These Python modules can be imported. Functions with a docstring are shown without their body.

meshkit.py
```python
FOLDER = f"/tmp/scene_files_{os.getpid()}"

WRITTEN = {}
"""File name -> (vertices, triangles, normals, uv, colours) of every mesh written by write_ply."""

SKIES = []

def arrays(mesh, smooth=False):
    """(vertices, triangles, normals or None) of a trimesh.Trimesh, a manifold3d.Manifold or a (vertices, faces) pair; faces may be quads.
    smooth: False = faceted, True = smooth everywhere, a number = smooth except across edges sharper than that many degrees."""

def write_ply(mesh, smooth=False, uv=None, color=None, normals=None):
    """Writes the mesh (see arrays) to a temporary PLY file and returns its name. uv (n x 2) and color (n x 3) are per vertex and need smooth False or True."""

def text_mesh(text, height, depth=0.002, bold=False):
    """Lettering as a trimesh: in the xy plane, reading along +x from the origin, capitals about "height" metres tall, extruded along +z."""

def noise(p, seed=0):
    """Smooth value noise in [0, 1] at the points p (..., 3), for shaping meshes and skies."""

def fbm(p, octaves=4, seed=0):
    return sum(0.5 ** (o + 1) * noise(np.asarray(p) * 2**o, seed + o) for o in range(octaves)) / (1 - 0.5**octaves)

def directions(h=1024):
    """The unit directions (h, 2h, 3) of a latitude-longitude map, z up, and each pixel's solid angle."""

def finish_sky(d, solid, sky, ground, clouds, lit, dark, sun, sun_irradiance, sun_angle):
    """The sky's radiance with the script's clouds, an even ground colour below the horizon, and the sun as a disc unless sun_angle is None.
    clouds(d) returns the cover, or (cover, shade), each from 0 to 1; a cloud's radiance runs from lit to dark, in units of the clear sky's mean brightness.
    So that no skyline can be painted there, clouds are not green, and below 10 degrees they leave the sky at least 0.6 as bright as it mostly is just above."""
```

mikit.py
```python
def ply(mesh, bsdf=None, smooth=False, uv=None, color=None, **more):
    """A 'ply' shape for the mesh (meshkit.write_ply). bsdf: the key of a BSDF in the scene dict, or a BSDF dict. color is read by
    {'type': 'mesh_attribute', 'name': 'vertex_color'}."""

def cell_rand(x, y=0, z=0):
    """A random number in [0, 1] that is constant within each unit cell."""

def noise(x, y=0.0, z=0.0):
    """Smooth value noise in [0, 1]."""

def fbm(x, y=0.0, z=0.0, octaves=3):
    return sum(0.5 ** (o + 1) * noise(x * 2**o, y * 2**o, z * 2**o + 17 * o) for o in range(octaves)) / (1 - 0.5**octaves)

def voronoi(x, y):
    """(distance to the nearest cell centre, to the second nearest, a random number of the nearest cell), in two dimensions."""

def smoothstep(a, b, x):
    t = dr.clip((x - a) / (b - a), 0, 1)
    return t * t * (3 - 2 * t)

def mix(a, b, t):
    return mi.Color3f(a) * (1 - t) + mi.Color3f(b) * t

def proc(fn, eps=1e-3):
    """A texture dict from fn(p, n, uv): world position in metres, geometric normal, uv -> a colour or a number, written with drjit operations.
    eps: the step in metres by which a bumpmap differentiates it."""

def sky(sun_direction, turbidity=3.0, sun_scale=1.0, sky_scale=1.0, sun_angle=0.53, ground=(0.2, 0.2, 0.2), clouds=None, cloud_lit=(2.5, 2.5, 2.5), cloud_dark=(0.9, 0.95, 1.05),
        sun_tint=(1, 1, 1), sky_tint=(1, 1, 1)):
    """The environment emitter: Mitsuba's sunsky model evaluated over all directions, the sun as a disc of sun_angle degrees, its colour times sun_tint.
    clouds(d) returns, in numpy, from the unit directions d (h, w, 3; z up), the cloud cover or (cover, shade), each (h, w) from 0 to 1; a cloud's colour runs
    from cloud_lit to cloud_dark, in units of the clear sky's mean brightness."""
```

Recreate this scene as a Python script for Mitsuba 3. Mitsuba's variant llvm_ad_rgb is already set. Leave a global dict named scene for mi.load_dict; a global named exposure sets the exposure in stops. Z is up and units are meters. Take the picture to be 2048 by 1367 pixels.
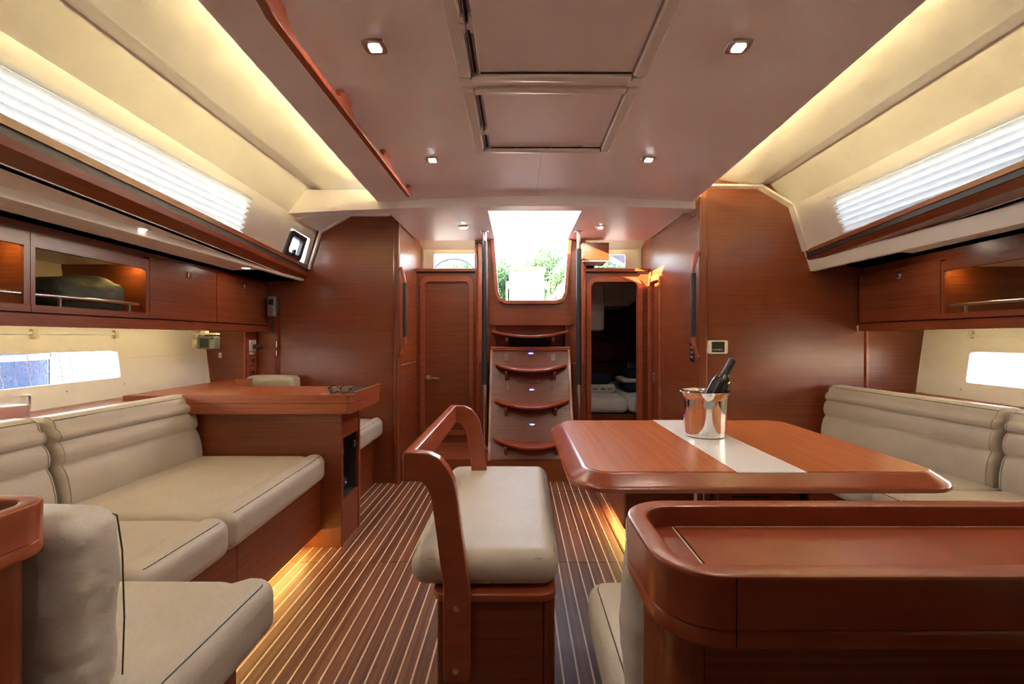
import math, random
import numpy as np
import trimesh
import shapely
from shapely.geometry import Polygon, box as sbox_
from shapely import affinity
from scipy.spatial import cKDTree
import drjit as dr
import mitsuba as mi
import mikit, meshkit
from mikit import proc, noise, fbm, cell_rand, smoothstep, mix

random.seed(7)
RNG = np.random.default_rng(7)
scene, labels = {}, {}
T = mi.ScalarTransform4f

# ------------------------------------------------------------------ camera, sky, sun, exposure
exposure = 3.1
FOCAL = 910.0                       # pixels of a 2048 wide frame
scene['camera'] = {
    'type': 'perspective', 'fov': math.degrees(2 * math.atan(1024.0 / FOCAL)), 'fov_axis': 'x',
    'principal_point_offset_x': -(1036 - 1024) / 2048.0, 'principal_point_offset_y': -(675 - 683.5) / 1367.0,
    'near_clip': 0.05, 'far_clip': 200.0,
    'to_world': T().look_at(origin=[0, 0, 1.1], target=[0, 1, 1.1], up=[0, 0, 1])}
SUN_DIR = (-0.867, -0.364, 0.338)


def sky_clouds(d):
    n = meshkit.fbm(d * np.array([2.2, 2.2, 4.0]) + 3.0, 4, 5)
    return np.clip((n - 0.40) * 3.0, 0, 1) * 0.8


scene['sky'] = mikit.sky(SUN_DIR, turbidity=4.0, sun_scale=11.0, sky_scale=9.5, sun_angle=0.6, ground=(0.30, 0.31, 0.30),
                         clouds=sky_clouds, cloud_lit=(1.9, 1.9, 1.9), cloud_dark=(1.2, 1.22, 1.25))
WARM = np.array([1.0, 0.84, 0.42])
AMBER = np.array([1.0, 0.66, 0.17])
WARMW = np.array([1.0, 0.87, 0.70])
COVE_POWER = 22.0
UNDER_POWER = 3.0
TOE_POWER = 8.0
SPOT_POWER = 105.0
CUBBY_POWER = 8.0

# ------------------------------------------------------------------ materials


def mat(key, **k):
    base = k.pop('color')
    d = {'type': 'principled', 'base_color': base if isinstance(base, dict) else {'type': 'rgb', 'value': list(base)}}
    d.update(k)
    scene[key] = d
    return key


def wood_fn(sc, light, dark, tone=1.0, seed=0.0):
    def fn(p, n, uv):
        x, y, z = p.x * sc[0] + seed, p.y * sc[1] + 3.1 * seed, p.z * sc[2]
        a = fbm(x, y, z, 3)
        b = noise(x * 4.0 + 9.0, y * 4.0, z * 4.0)
        c = noise(p.x * 1.3 + seed, p.y * 1.3, p.z * 1.9)
        t = smoothstep(0.25, 0.75, a) * 0.62 + b * 0.22 + c * 0.16
        return mix(dark, light, t) * tone
    return fn


W_L, W_D = (0.175, 0.040, 0.014), (0.115, 0.023, 0.008)
GLOSS = dict(roughness=0.30, specular=0.5, clearcoat=0.35, clearcoat_gloss=0.85)
mat('wood_h', color=proc(wood_fn((2.2, 2.2, 150), W_L, W_D)), **GLOSS)                 # grain level, on upright faces
mat('wood_x', color=proc(wood_fn((2.2, 140, 140), (0.235, 0.058, 0.024), (0.165, 0.036, 0.014), 1.0, 4.0)), **GLOSS)        # grain along x
mat('wood_y', color=proc(wood_fn((140, 2.2, 140), W_L, W_D, 1.0, 8.0)), **GLOSS)        # grain along y
mat('wood_z', color=proc(wood_fn((120, 120, 2.0), W_L, W_D, 0.96, 2.0)), **GLOSS)       # grain upright
SOLID_L, SOLID_D = (0.285, 0.066, 0.030), (0.220, 0.046, 0.020)
mat('solid_wood', color=proc(wood_fn((9, 7, 30), SOLID_L, SOLID_D, 1.0, 5.0)), roughness=0.24, specular=0.5, clearcoat=0.5, clearcoat_gloss=0.92)
mat('table_wood', color=proc(wood_fn((150, 2.6, 150), (0.38, 0.108, 0.034), (0.30, 0.080, 0.024), 1.0, 1.0)), roughness=0.33, specular=0.5, clearcoat=0.2, clearcoat_gloss=0.8)

PITCH, STRIPE0 = 0.0489, -0.929


def plank_fn(p, n, uv):
    i = dr.floor((p.x - STRIPE0) / PITCH)
    r = cell_rand(i, dr.floor((p.y + 10.0 - 2.233) / 10.0), 3)
    a = fbm(p.x * 150 + r * 40, p.y * 2.0 + r * 9, 0, 3)
    g = noise(p.x * 1100, p.y * 260, 0)
    base = mix((0.085, 0.027, 0.015), (0.215, 0.080, 0.042), smoothstep(0.22, 0.78, a) * 0.62 + r * 0.38)
    return base * (0.78 + 0.40 * g)


def plank_bump(p, n, uv):
    return noise(p.x * 900, p.y * 300, 0) * 0.00012


mat('plank_wood', color=proc(plank_fn), roughness=0.46, specular=0.45)
mat('inlay_maple', color=proc(lambda p, n, uv: mix((0.66, 0.50, 0.34), (0.76, 0.61, 0.44), noise(p.x * 300, p.y * 6, 0))), roughness=0.42, specular=0.45)


def leather_fn(a, b, seed=0.0):
    def fn(p, n, uv):
        t = fbm(p.x * 9 + seed, p.y * 9, p.z * 9, 3)
        g = noise(p.x * 420, p.y * 420, p.z * 420)
        return mix(a, b, t) * (0.93 + 0.14 * g)
    return fn


def leather_bump(p, n, uv):
    return fbm(p.x * 260, p.y * 260, p.z * 260, 2) * 0.0006 + fbm(p.x * 14, p.y * 14, p.z * 14, 2) * 0.004


scene['leather'] = {'type': 'bumpmap', 'arbitrary': proc(leather_bump, 6e-4), 'scale': 1.0,
                    'bsdf': {'type': 'principled', 'base_color': proc(leather_fn((0.40, 0.345, 0.285), (0.47, 0.405, 0.335))), 'roughness': 0.46, 'specular': 0.45}}
scene['leather_grey'] = {'type': 'bumpmap', 'arbitrary': proc(lambda p, n, uv: fbm(p.x * 200, p.y * 200, p.z * 420, 2) * 0.0009 + fbm(p.x * 18, p.y * 18, p.z * 26, 2) * 0.007, 6e-4), 'scale': 1.0,
                         'bsdf': {'type': 'principled', 'base_color': proc(leather_fn((0.40, 0.36, 0.325), (0.46, 0.415, 0.375), 7.0)), 'roughness': 0.42, 'specular': 0.5}}
mat('seam_dark', color=(0.05, 0.042, 0.036), roughness=0.7)
mat('stitch', color=(0.33, 0.30, 0.26), roughness=0.7)


def cream_fn(p, n, uv):
    return mix((0.77, 0.725, 0.655), (0.80, 0.76, 0.69), fbm(p.x * 3, p.y * 3, p.z * 3, 2))


mat('cream', color=proc(cream_fn), roughness=0.38, specular=0.45)
mat('ceiling_vinyl', color=proc(lambda p, n, uv: mix((0.715, 0.645, 0.645), (0.75, 0.68, 0.68), noise(p.x * 500, p.y * 500, p.z * 500))), roughness=0.42, specular=0.5)
mat('soffit_white', color=(0.75, 0.69, 0.66), roughness=0.5, specular=0.4)
mat('gelcoat', color=(0.80, 0.79, 0.76), roughness=0.28, specular=0.5)
mat('frame_white', color=(0.70, 0.65, 0.63), roughness=0.26, specular=0.5)
mat('white_laminate', color=(0.74, 0.71, 0.70), roughness=0.22, specular=0.5)
mat('white_plastic', color=(0.74, 0.73, 0.70), roughness=0.35, specular=0.5)
mat('cream_plastic', color=(0.66, 0.60, 0.44), roughness=0.45, specular=0.4)
mat('black_rubber', color=(0.018, 0.018, 0.022), roughness=0.42, specular=0.45)
mat('black_gloss', color=(0.012, 0.012, 0.013), roughness=0.10, specular=0.55)
mat('black_matt', color=(0.02, 0.019, 0.018), roughness=0.65, specular=0.3)
mat('dark_gap', color=(0.03, 0.014, 0.010), roughness=0.8, specular=0.1)
mat('grey_plastic', color=(0.13, 0.13, 0.11), roughness=0.4, specular=0.45)
mat('red_plastic', color=(0.35, 0.02, 0.03), roughness=0.4)
mat('lanyard_red', color=(0.16, 0.012, 0.02), roughness=0.6)
mat('navy_cloth', color=proc(lambda p, n, uv: mix((0.012, 0.016, 0.035), (0.02, 0.027, 0.055), noise(p.x * 400, p.y * 400, p.z * 400))), roughness=0.8, specular=0.2)
mat('bag_fabric', color=proc(lambda p, n, uv: mix((0.020, 0.022, 0.016), (0.05, 0.052, 0.038), fbm(p.x * 30, p.y * 30, p.z * 30, 3))), roughness=0.6, specular=0.4)
mat('linen', color=proc(lambda p, n, uv: mix((0.58, 0.56, 0.54), (0.66, 0.64, 0.62), fbm(p.x * 12, p.y * 12, p.z * 12, 3))), roughness=0.8, specular=0.2)
mat('chrome', color=(0.86, 0.86, 0.86), metallic=1.0, roughness=0.06)
mat('steel', color=(0.68, 0.68, 0.68), metallic=1.0, roughness=0.16)
mat('satin_chrome', color=(0.62, 0.60, 0.58), metallic=1.0, roughness=0.25)
mat('alu_track', color=(0.36, 0.34, 0.34), metallic=0.8, roughness=0.35)
mat('lens_off', color=(0.9, 0.9, 0.9), roughness=0.3)
mat('print_dark', color=(0.03, 0.03, 0.04), roughness=0.8)
mat('wax_pink', color=(0.78, 0.42, 0.40), roughness=0.5)
scene['clear_glass'] = {'type': 'dielectric', 'int_ior': 1.5, 'ext_ior': 1.0}
scene['pane_glass'] = {'type': 'thindielectric', 'int_ior': 1.5}
mat('bottle_glass', color=(0.006, 0.008, 0.006), roughness=0.05, specular=0.6, clearcoat=1.0, clearcoat_gloss=0.97)
mat('foil_black', color=(0.015, 0.015, 0.017), roughness=0.35, specular=0.5)
mat('foil_top', color=(0.75, 0.70, 0.66), roughness=0.4, specular=0.5)
scene['blind_cloth'] = {'type': 'principledthin', 'base_color': {'type': 'rgb', 'value': [0.84, 0.87, 0.88]}, 'roughness': 0.7, 'diff_trans': 0.15, 'spec_trans': 0.0, 'eta': 1.3}
scene['leaf_green'] = {'type': 'principledthin', 'base_color': proc(lambda p, n, uv: mix((0.05, 0.12, 0.06), (0.14, 0.25, 0.13), noise(p.x * 2.1, p.y * 2.1, p.z * 2.1))), 'roughness': 0.6, 'diff_trans': 0.7, 'spec_trans': 0.0, 'eta': 1.4}
mat('bark', color=(0.14, 0.10, 0.07), roughness=0.9)
mat('navy_hull', color=(0.035, 0.065, 0.19), roughness=0.3, specular=0.5)
mat('pale_hull', color=(0.32, 0.33, 0.34), roughness=0.4, specular=0.4)
mat('white_hull', color=(0.62, 0.62, 0.62), roughness=0.35, specular=0.4)
mat('water_surface', color=(0.04, 0.08, 0.10), roughness=0.12, specular=0.5)
mat('teak', color=(0.42, 0.26, 0.14), roughness=0.5)
mat('salt', color=(0.75, 0.78, 0.84), roughness=0.9)

# ------------------------------------------------------------------ naming
COUNT = {}


def numbered(name):
    n = COUNT.get(name, 0)
    COUNT[name] = n + 1
    return name if n == 0 else f'{name}_{n:03d}'


def tag(key, label=None, cat=None, group=None, kind=None):
    d = labels.setdefault(key, {})
    for k, v in (('label', label), ('category', cat), ('group', group), ('kind', kind)):
        if v:
            d[k] = v
    return key


def thing(name, label, cat, group=None):
    return tag(numbered(name), label, cat, group)


def shape(key, mesh, bsdf, smooth=30, emit=None):
    d = mikit.ply(mesh, bsdf, smooth)
    if emit is not None:
        d['emitter'] = {'type': 'area', 'radiance': {'type': 'rgb', 'value': [float(v) for v in emit]}}
    scene[key] = d
    return key


def part(parent, name, mesh, bsdf, smooth=30, emit=None, label=None):
    key = numbered(parent + '__' + name)
    shape(key, mesh, bsdf, smooth, emit)
    if label:
        tag(key, label)
    return key


def one(name, label, cat, mesh, bsdf, smooth=30, group=None, emit=None):
    key = thing(name, label, cat, group)
    shape(key, mesh, bsdf, smooth, emit)
    return key


def struct(name, mesh, bsdf, smooth=30, label=None):
    key = numbered(name)
    shape(key, mesh, bsdf, smooth)
    tag(key, label, None, None, 'structure')
    return key


# ------------------------------------------------------------------ mesh helpers
def TM(v, f):
    m = trimesh.Trimesh(np.asarray(v, float), np.asarray(f, int), process=False)
    return m


def outward(m):
    if m.volume < 0:
        m.invert()
    return m


def cat(*ms):
    flat = []
    for m in ms:
        flat += list(m) if isinstance(m, (list, tuple)) else [m]
    return trimesh.util.concatenate(flat)


def bx(x0, x1, y0, y1, z0, z1, b=0.0):
    """A box, its edges chamfered by b."""
    x0, x1, y0, y1, z0, z1 = min(x0, x1), max(x0, x1), min(y0, y1), max(y0, y1), min(z0, z1), max(z0, z1)
    if b <= 0:
        m = trimesh.creation.box(extents=(x1 - x0, y1 - y0, z1 - z0))
        m.apply_translation(((x0 + x1) / 2, (y0 + y1) / 2, (z0 + z1) / 2))
        return m
    b = min(b, 0.45 * min(x1 - x0, y1 - y0, z1 - z0))
    pts = []
    for x, sx in ((x0, 1), (x1, -1)):
        for y, sy in ((y0, 1), (y1, -1)):
            for z, sz in ((z0, 1), (z1, -1)):
                pts += [(x, y + sy * b, z + sz * b), (x + sx * b, y, z + sz * b), (x + sx * b, y + sy * b, z)]
    return outward(trimesh.convex.convex_hull(np.array(pts)))


def rbox(x0, x1, y0, y1, z0, z1, r, n=7, flat=6, crown=0.0):
    """A soft box: edges rounded by r, each face bulged by crown."""
    def axis(a, b):
        h = (b - a) / 2
        rr = min(r, 0.48 * (b - a))
        t = np.sin(np.linspace(0, np.pi / 2, n))
        left = -h + rr * (1 - np.cos(np.linspace(0, np.pi / 2, n)))
        mid = np.linspace(-h + rr, h - rr, flat + 2)
        return np.unique(np.round(np.concatenate([-h + rr * (1 - t[::-1]), mid, h - rr * (1 - t[::-1])[::-1]]), 6))
    c = np.array([(x0 + x1) / 2, (y0 + y1) / 2, (z0 + z1) / 2])
    h = np.array([x1 - x0, y1 - y0, z1 - z0]) / 2
    ax = [axis(x0, x1), axis(y0, y1), axis(z0, z1)]
    V, F, off = [], [], 0
    for k in range(3):
        a, b = [i for i in range(3) if i != k]
        A, B = np.meshgrid(ax[a], ax[b], indexing='ij')
        na, nb = A.shape
        idx = np.arange(na * nb).reshape(na, nb)
        q = np.stack([idx[:-1, :-1], idx[1:, :-1], idx[1:, 1:], idx[:-1, 1:]], -1).reshape(-1, 4)
        for s in (-1, 1):
            P = np.zeros((na * nb, 3))
            P[:, a], P[:, b], P[:, k] = A.ravel(), B.ravel(), s * h[k]
            flip = (s > 0) == (k == 1)
            qq = q[:, ::-1] if flip else q
            V.append(P)
            F.append(np.vstack([qq[:, [0, 1, 2]], qq[:, [0, 2, 3]]]) + off)
            off += na * nb
    V, F = np.vstack(V), np.vstack(F)
    rr = np.minimum(r, 0.48 * 2 * h)
    inner = np.clip(V, -(h - rr), h - rr)
    d = V - inner
    L = np.linalg.norm(d / rr, axis=1, keepdims=True)
    V = inner + d / np.maximum(L, 1e-9)
    if crown:
        u = V / h
        for k in range(3):
            a, b = [i for i in range(3) if i != k]
            w = np.maximum(0, 1 - u[:, a] ** 2) * np.maximum(0, 1 - u[:, b] ** 2)
            V[:, k] += np.sign(u[:, k]) * np.abs(u[:, k]) ** 3 * crown * w ** 0.6
    m = trimesh.Trimesh(V + c, F, process=True)
    m.merge_vertices()
    return outward(m)


def extrude(poly, h):
    g = list(getattr(poly, 'geoms', [poly]))
    return cat([trimesh.creation.extrude_polygon(p, h, engine='earcut') for p in g])


def mapped(poly, w0, w1, fn, maxedge=None):
    """Extrude the polygon (s, t) over w0..w1 and send (s, t, w) through fn -> x, y, z arrays."""
    m = extrude(poly, w1 - w0)
    if maxedge:
        v, f = trimesh.remesh.subdivide_to_size(m.vertices, m.faces, maxedge, max_iter=12)
        m = trimesh.Trimesh(v, f, process=True)
    s, t, w = m.vertices[:, 0], m.vertices[:, 1], m.vertices[:, 2] + w0
    m = TM(np.stack(np.broadcast_arrays(*fn(s, t, w)), 1), m.faces)
    return outward(m)


def XZ(s, t, w):      # drawn in the x-z plane, w along y
    return s, w, t


def YZ(s, t, w):      # drawn in the y-z plane, w along x
    return w, s, t


def XY(s, t, w):
    return s, t, w


def rrect(x0, x1, y0, y1, r, n=8):
    if r <= 0:
        return sbox_(x0, y0, x1, y1)
    return sbox_(x0 + r, y0 + r, x1 - r, y1 - r).buffer(r, quad_segs=n)


def rounded_poly(pts, r, n=6):
    p = Polygon(pts)
    return p.buffer(-r, quad_segs=n).buffer(r, quad_segs=n)


def resample(poly, step):
    ring = poly.exterior
    k = max(8, int(ring.length / step))
    return np.array([ring.interpolate(i / k, normalized=True).coords[0] for i in range(k)])


def loop_normals(P):
    d = np.roll(P, -1, 0) - np.roll(P, 1, 0)
    nrm = np.stack([d[:, 1], -d[:, 0]], 1)
    return nrm / np.maximum(np.linalg.norm(nrm, axis=1, keepdims=True), 1e-12)


def stack_loops(loops, cap=True):
    """Closed loops with equal counts (k, n, 3) joined to a tube with caps."""
    k, n = len(loops), len(loops[0])
    V = np.vstack(loops)
    F = []
    i = np.arange(n)
    for a in range(k - 1):
        b0, b1 = a * n, (a + 1) * n
        F.append(np.stack([b0 + i, b0 + (i + 1) % n, b1 + (i + 1) % n], 1))
        F.append(np.stack([b0 + i, b1 + (i + 1) % n, b1 + i], 1))
    m = TM(V, np.vstack(F))
    if not cap:
        return m
    if cap:
        caps = []
        for which in (0, k - 1):
            L = loops[which]
            c = L.mean(0)
            vt = np.linalg.svd(L - c)[2]
            P2 = np.stack([(L - c) @ vt[0], (L - c) @ vt[1]], 1)
            v2, f2 = trimesh.creation.triangulate_polygon(Polygon(P2), engine='earcut')
            ix = cKDTree(P2).query(v2)[1]
            f = ix[f2]
            e1, e2 = P2[f[:, 1]] - P2[f[:, 0]], P2[f[:, 2]] - P2[f[:, 0]]
            ccw = (e1[:, 0] * e2[:, 1] - e1[:, 1] * e2[:, 0]) > 0
            same = ccw == (np.sum(P2[:, 0] * np.roll(P2[:, 1], -1) - np.roll(P2[:, 0], -1) * P2[:, 1]) > 0)
            want = same if which else ~same
            f = np.where(want[:, None], f, f[:, ::-1])
            caps.append(f + which * n)
        m = TM(V, np.vstack([m.faces] + caps))
    return outward(m)


def bevel_prism(poly, h0, h1, b, fn, step=0.01, nb=3):
    """The polygon's prism with both rims rounded by b."""
    P = resample(poly, step) if not isinstance(poly, np.ndarray) else poly
    if Polygon(P).exterior.is_ccw is False:
        P = P[::-1]
    N = loop_normals(P)
    loops = []
    ang = np.linspace(0, np.pi / 2, nb + 1)
    for a in ang:
        Q = P - N * b * (1 - np.sin(a))
        w = h0 + b * (1 - np.cos(a))
        loops.append((Q, w))
    for a in ang[::-1]:
        Q = P - N * b * (1 - np.sin(a))
        w = h1 - b * (1 - np.cos(a))
        loops.append((Q, w))
    L3 = [np.stack(np.broadcast_arrays(*fn(Q[:, 0], Q[:, 1], np.full(len(Q), w))), 1) for Q, w in loops]
    return stack_loops(L3)


def lathe(profile, c=(0, 0, 0), n=40):
    """profile: (r, z) points from bottom to top; closed on the axis when r starts and ends at 0."""
    prof = np.array(profile, float)
    a = np.arange(n) * 2 * np.pi / n
    V = np.stack([np.outer(prof[:, 0], np.cos(a)), np.outer(prof[:, 0], np.sin(a)), np.repeat(prof[:, 1][:, None], n, 1)], -1).reshape(-1, 3)
    F, k = [], len(prof)
    i = np.arange(n)
    for j in range(k - 1):
        b0, b1 = j * n, (j + 1) * n
        if prof[j, 0] > 1e-9:
            F.append(np.stack([b0 + i, b0 + (i + 1) % n, b1 + (i + 1) % n], 1))
        if prof[j + 1, 0] > 1e-9:
            F.append(np.stack([b0 + i, b1 + (i + 1) % n, b1 + i], 1))
    m = TM(V, np.vstack(F))
    m.merge_vertices()
    m = outward(m)
    m.apply_translation(c)
    return m


def tube(path, r, n=12, closed=False):
    P = np.array(path, float)
    k = len(P)
    if closed:
        t = np.roll(P, -1, 0) - np.roll(P, 1, 0)
    else:
        t = np.gradient(P, axis=0)
    t /= np.linalg.norm(t, axis=1, keepdims=True)
    up = np.array([0, 0, 1.0]) if abs(t[0, 2]) < 0.9 else np.array([1.0, 0, 0])
    loops = []
    a = np.arange(n) * 2 * np.pi / n
    rr = np.broadcast_to(r, (k,))
    prev = None
    for i in range(k):
        u = (up if prev is None else prev) - t[i] * np.dot(up if prev is None else prev, t[i])
        u /= np.linalg.norm(u)
        prev = u
        v = np.cross(t[i], u)
        loops.append(P[i] + rr[i] * (np.outer(np.cos(a), u) + np.outer(np.sin(a), v)))
    if closed:
        V = np.vstack(loops)
        F = []
        i = np.arange(n)
        for q in range(k):
            b0, b1 = q * n, ((q + 1) % k) * n
            F.append(np.stack([b0 + i, b0 + (i + 1) % n, b1 + (i + 1) % n], 1))
            F.append(np.stack([b0 + i, b1 + (i + 1) % n, b1 + i], 1))
        return outward(TM(V, np.vstack(F)))
    V = np.vstack(loops + [P[:1], P[-1:]])
    m = stack_loops(loops, cap=False)
    i = np.arange(n)
    f = np.vstack([m.faces, np.stack([(i + 1) % n, i, np.full(n, k * n)], 1), np.stack([(k - 1) * n + i, (k - 1) * n + (i + 1) % n, np.full(n, k * n + 1)], 1)])
    return outward(TM(V, f))


def cyl(p0, p1, r, n=24):
    p0, p1 = np.array(p0, float), np.array(p1, float)
    return tube([p0, p0 + (p1 - p0) * 0.5, p1], r, n)


def soft_prism(P, y0, y1, r, fn, nb=6, mid=8):
    """The closed profile P (s, t) along w from y0 to y1, its ends rounded by r."""
    P = np.asarray(P, float)
    if Polygon(P).exterior.is_ccw is False:
        P = P[::-1]
    N = loop_normals(P)
    ang = np.linspace(0.15, np.pi / 2, nb)
    L = [(1 - np.sin(a), y0 + r * (1 - np.cos(a))) for a in ang]
    ys = np.linspace(y0 + r, y1 - r, mid)[1:-1]
    L += [(0.0, y) for y in ys]
    L += [(1 - np.sin(a), y1 - r * (1 - np.cos(a))) for a in ang[::-1]]
    loops = []
    for q, w in L:
        Q = P - N * r * q
        loops.append(np.stack(np.broadcast_arrays(*fn(Q[:, 0], Q[:, 1], np.full(len(Q), w))), 1))
    return stack_loops(loops)


def loft_y(secA, yA, secB, yB, more=0):
    """Sections (x, z) at yA and yB joined to a closed solid."""
    A, B = np.array(secA, float), np.array(secB, float)
    ks = np.linspace(0, 1, 2 + more)
    loops = []
    for k in ks:
        S = A * (1 - k) + B * k
        loops.append(np.stack([S[:, 0], np.full(len(S), yA * (1 - k) + yB * k), S[:, 1]], 1))
    return stack_loops(loops)


def rot(m, deg, axis, c):
    m = m.copy()
    m.apply_transform(trimesh.transformations.rotation_matrix(math.radians(deg), axis, c))
    return m


# ------------------------------------------------------------------ the lines of the hull (metres; y runs aft, z up, the boat's centre line at x = 0.13)
class Side:
    def __init__(s, sg):
        s.sg = sg

    def cab(s, y):        # front of the overhead cabinets
        return -1.693 - 0.06 * y if s.sg < 0 else 2.021 + 0.06 * y

    def hull(s, y, z):    # inner skin of the topsides
        return -2.029 - 0.061 * y - 0.13 * (z - 0.774) if s.sg < 0 else 2.477 + 0.034 * y + 0.14 * (z - 0.75)

    def f2(s, y):         # knuckle between deckhead slope and cabin side
        return (-1.46 - 0.0300 * (y - 1.3), 1.965 - 0.0214 * (y - 1.3)) if s.sg < 0 else (1.747 + 0.0096 * (y - 1.55), 1.970 - 0.02 * (y - 1.55))

    def wall(s, y, z):    # cabin side
        X, Z = s.f2(y)
        return X + s.sg * (0.266 if s.sg < 0 else 0.33) * (Z - z)

    def b1(s, y):
        return (-1.235 - 0.021 * y, 2.082) if s.sg < 0 else (1.485 + 0.021 * y, 2.082)

    def b2(s, y):
        return (-1.318 - 0.021 * y, 2.10) if s.sg < 0 else (1.572 + 0.021 * y, 2.10)

    def edge(s, y):       # outer edge of the ceiling panel
        return -0.802 - 0.040 * y if s.sg < 0 else 1.046 + 0.034 * y

    def sof(s, y):        # inner edge of the soffit
        return (-1.3385 - 0.09 * y, 1.623 - 0.0258 * y) if s.sg < 0 else (1.7025 + 0.09 * y, 1.6696 - 0.0314 * y)

    @property
    def jz(s):
        return 1.527 if s.sg < 0 else 1.548

    @property
    def aft(s):           # the bulkhead's plane
        return 3.45 if s.sg < 0 else 2.95

    def C(s, y, z, w):    # cabinet space: w outboard from the cabinet front
        return s.cab(y) + s.sg * w, y, z

    def H(s, y, z, w):    # hull space: w outboard from the inner skin
        return s.hull(y, z) + s.sg * w, y, z

    def W(s, y, z, w):    # cabin side space
        return s.wall(y, z) + s.sg * w, y, z


LEFT, RIGHT = Side(-1), Side(1)
WORD = {-1: 'left', 1: 'right'}
FWD = -3.0                                     # forward bulkhead behind the camera
XWL, XWR = -0.91, 1.17                         # side walls of the passage aft
YDOOR, YWIN = 4.08, 4.32


def zc(x):                                     # the ceiling panel's camber
    return 2.033 - 0.042 * ((x - 0.13) / 1.05) ** 2


def sb(sd, s0, s1, t0, t1, w0, w1, space='C'):
    """A box in a side's own space."""
    return mapped(sbox_(s0, t0, s1, t1), w0, w1, getattr(sd, space))


# ------------------------------------------------------------------ floor
struct('floor', bx(-2.6, 2.9, FWD, 3.52, -0.06, -0.004), 'dark_gap', False)
tag('floor', 'striped wooden cabin floor with pale inlay strips')
JOINT = 2.233
ply_cache = {}
for i in range(-5, 46):
    xa, xb = STRIPE0 + i * PITCH + 0.003, STRIPE0 + (i + 1) * PITCH - 0.003
    for (ya, yb) in ((FWD, JOINT - 0.002), (JOINT + 0.002, 3.50)):
        part('floor', 'plank', bx(xa, xb, ya, yb, -0.012, 0.0), 'plank_wood', False)
        if abs(i - 30) < 0.5:
            continue
        part('floor', 'inlay', bx(xa - 0.006, xa, ya, yb, -0.012, 0.0002), 'inlay_maple', False)
tag('floor__plank', 'dark brown wooden plank')
tag('floor__inlay', 'thin pale maple strip between planks')
part('floor', 'hatch_seam', bx(0.5445, 0.5475, JOINT, 3.27, -0.004, 0.0006), 'dark_gap', False)
part('floor', 'hatch_seam', bx(0.1, 0.5475, 3.262, 3.266, -0.004, 0.0006), 'dark_gap', False)
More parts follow.
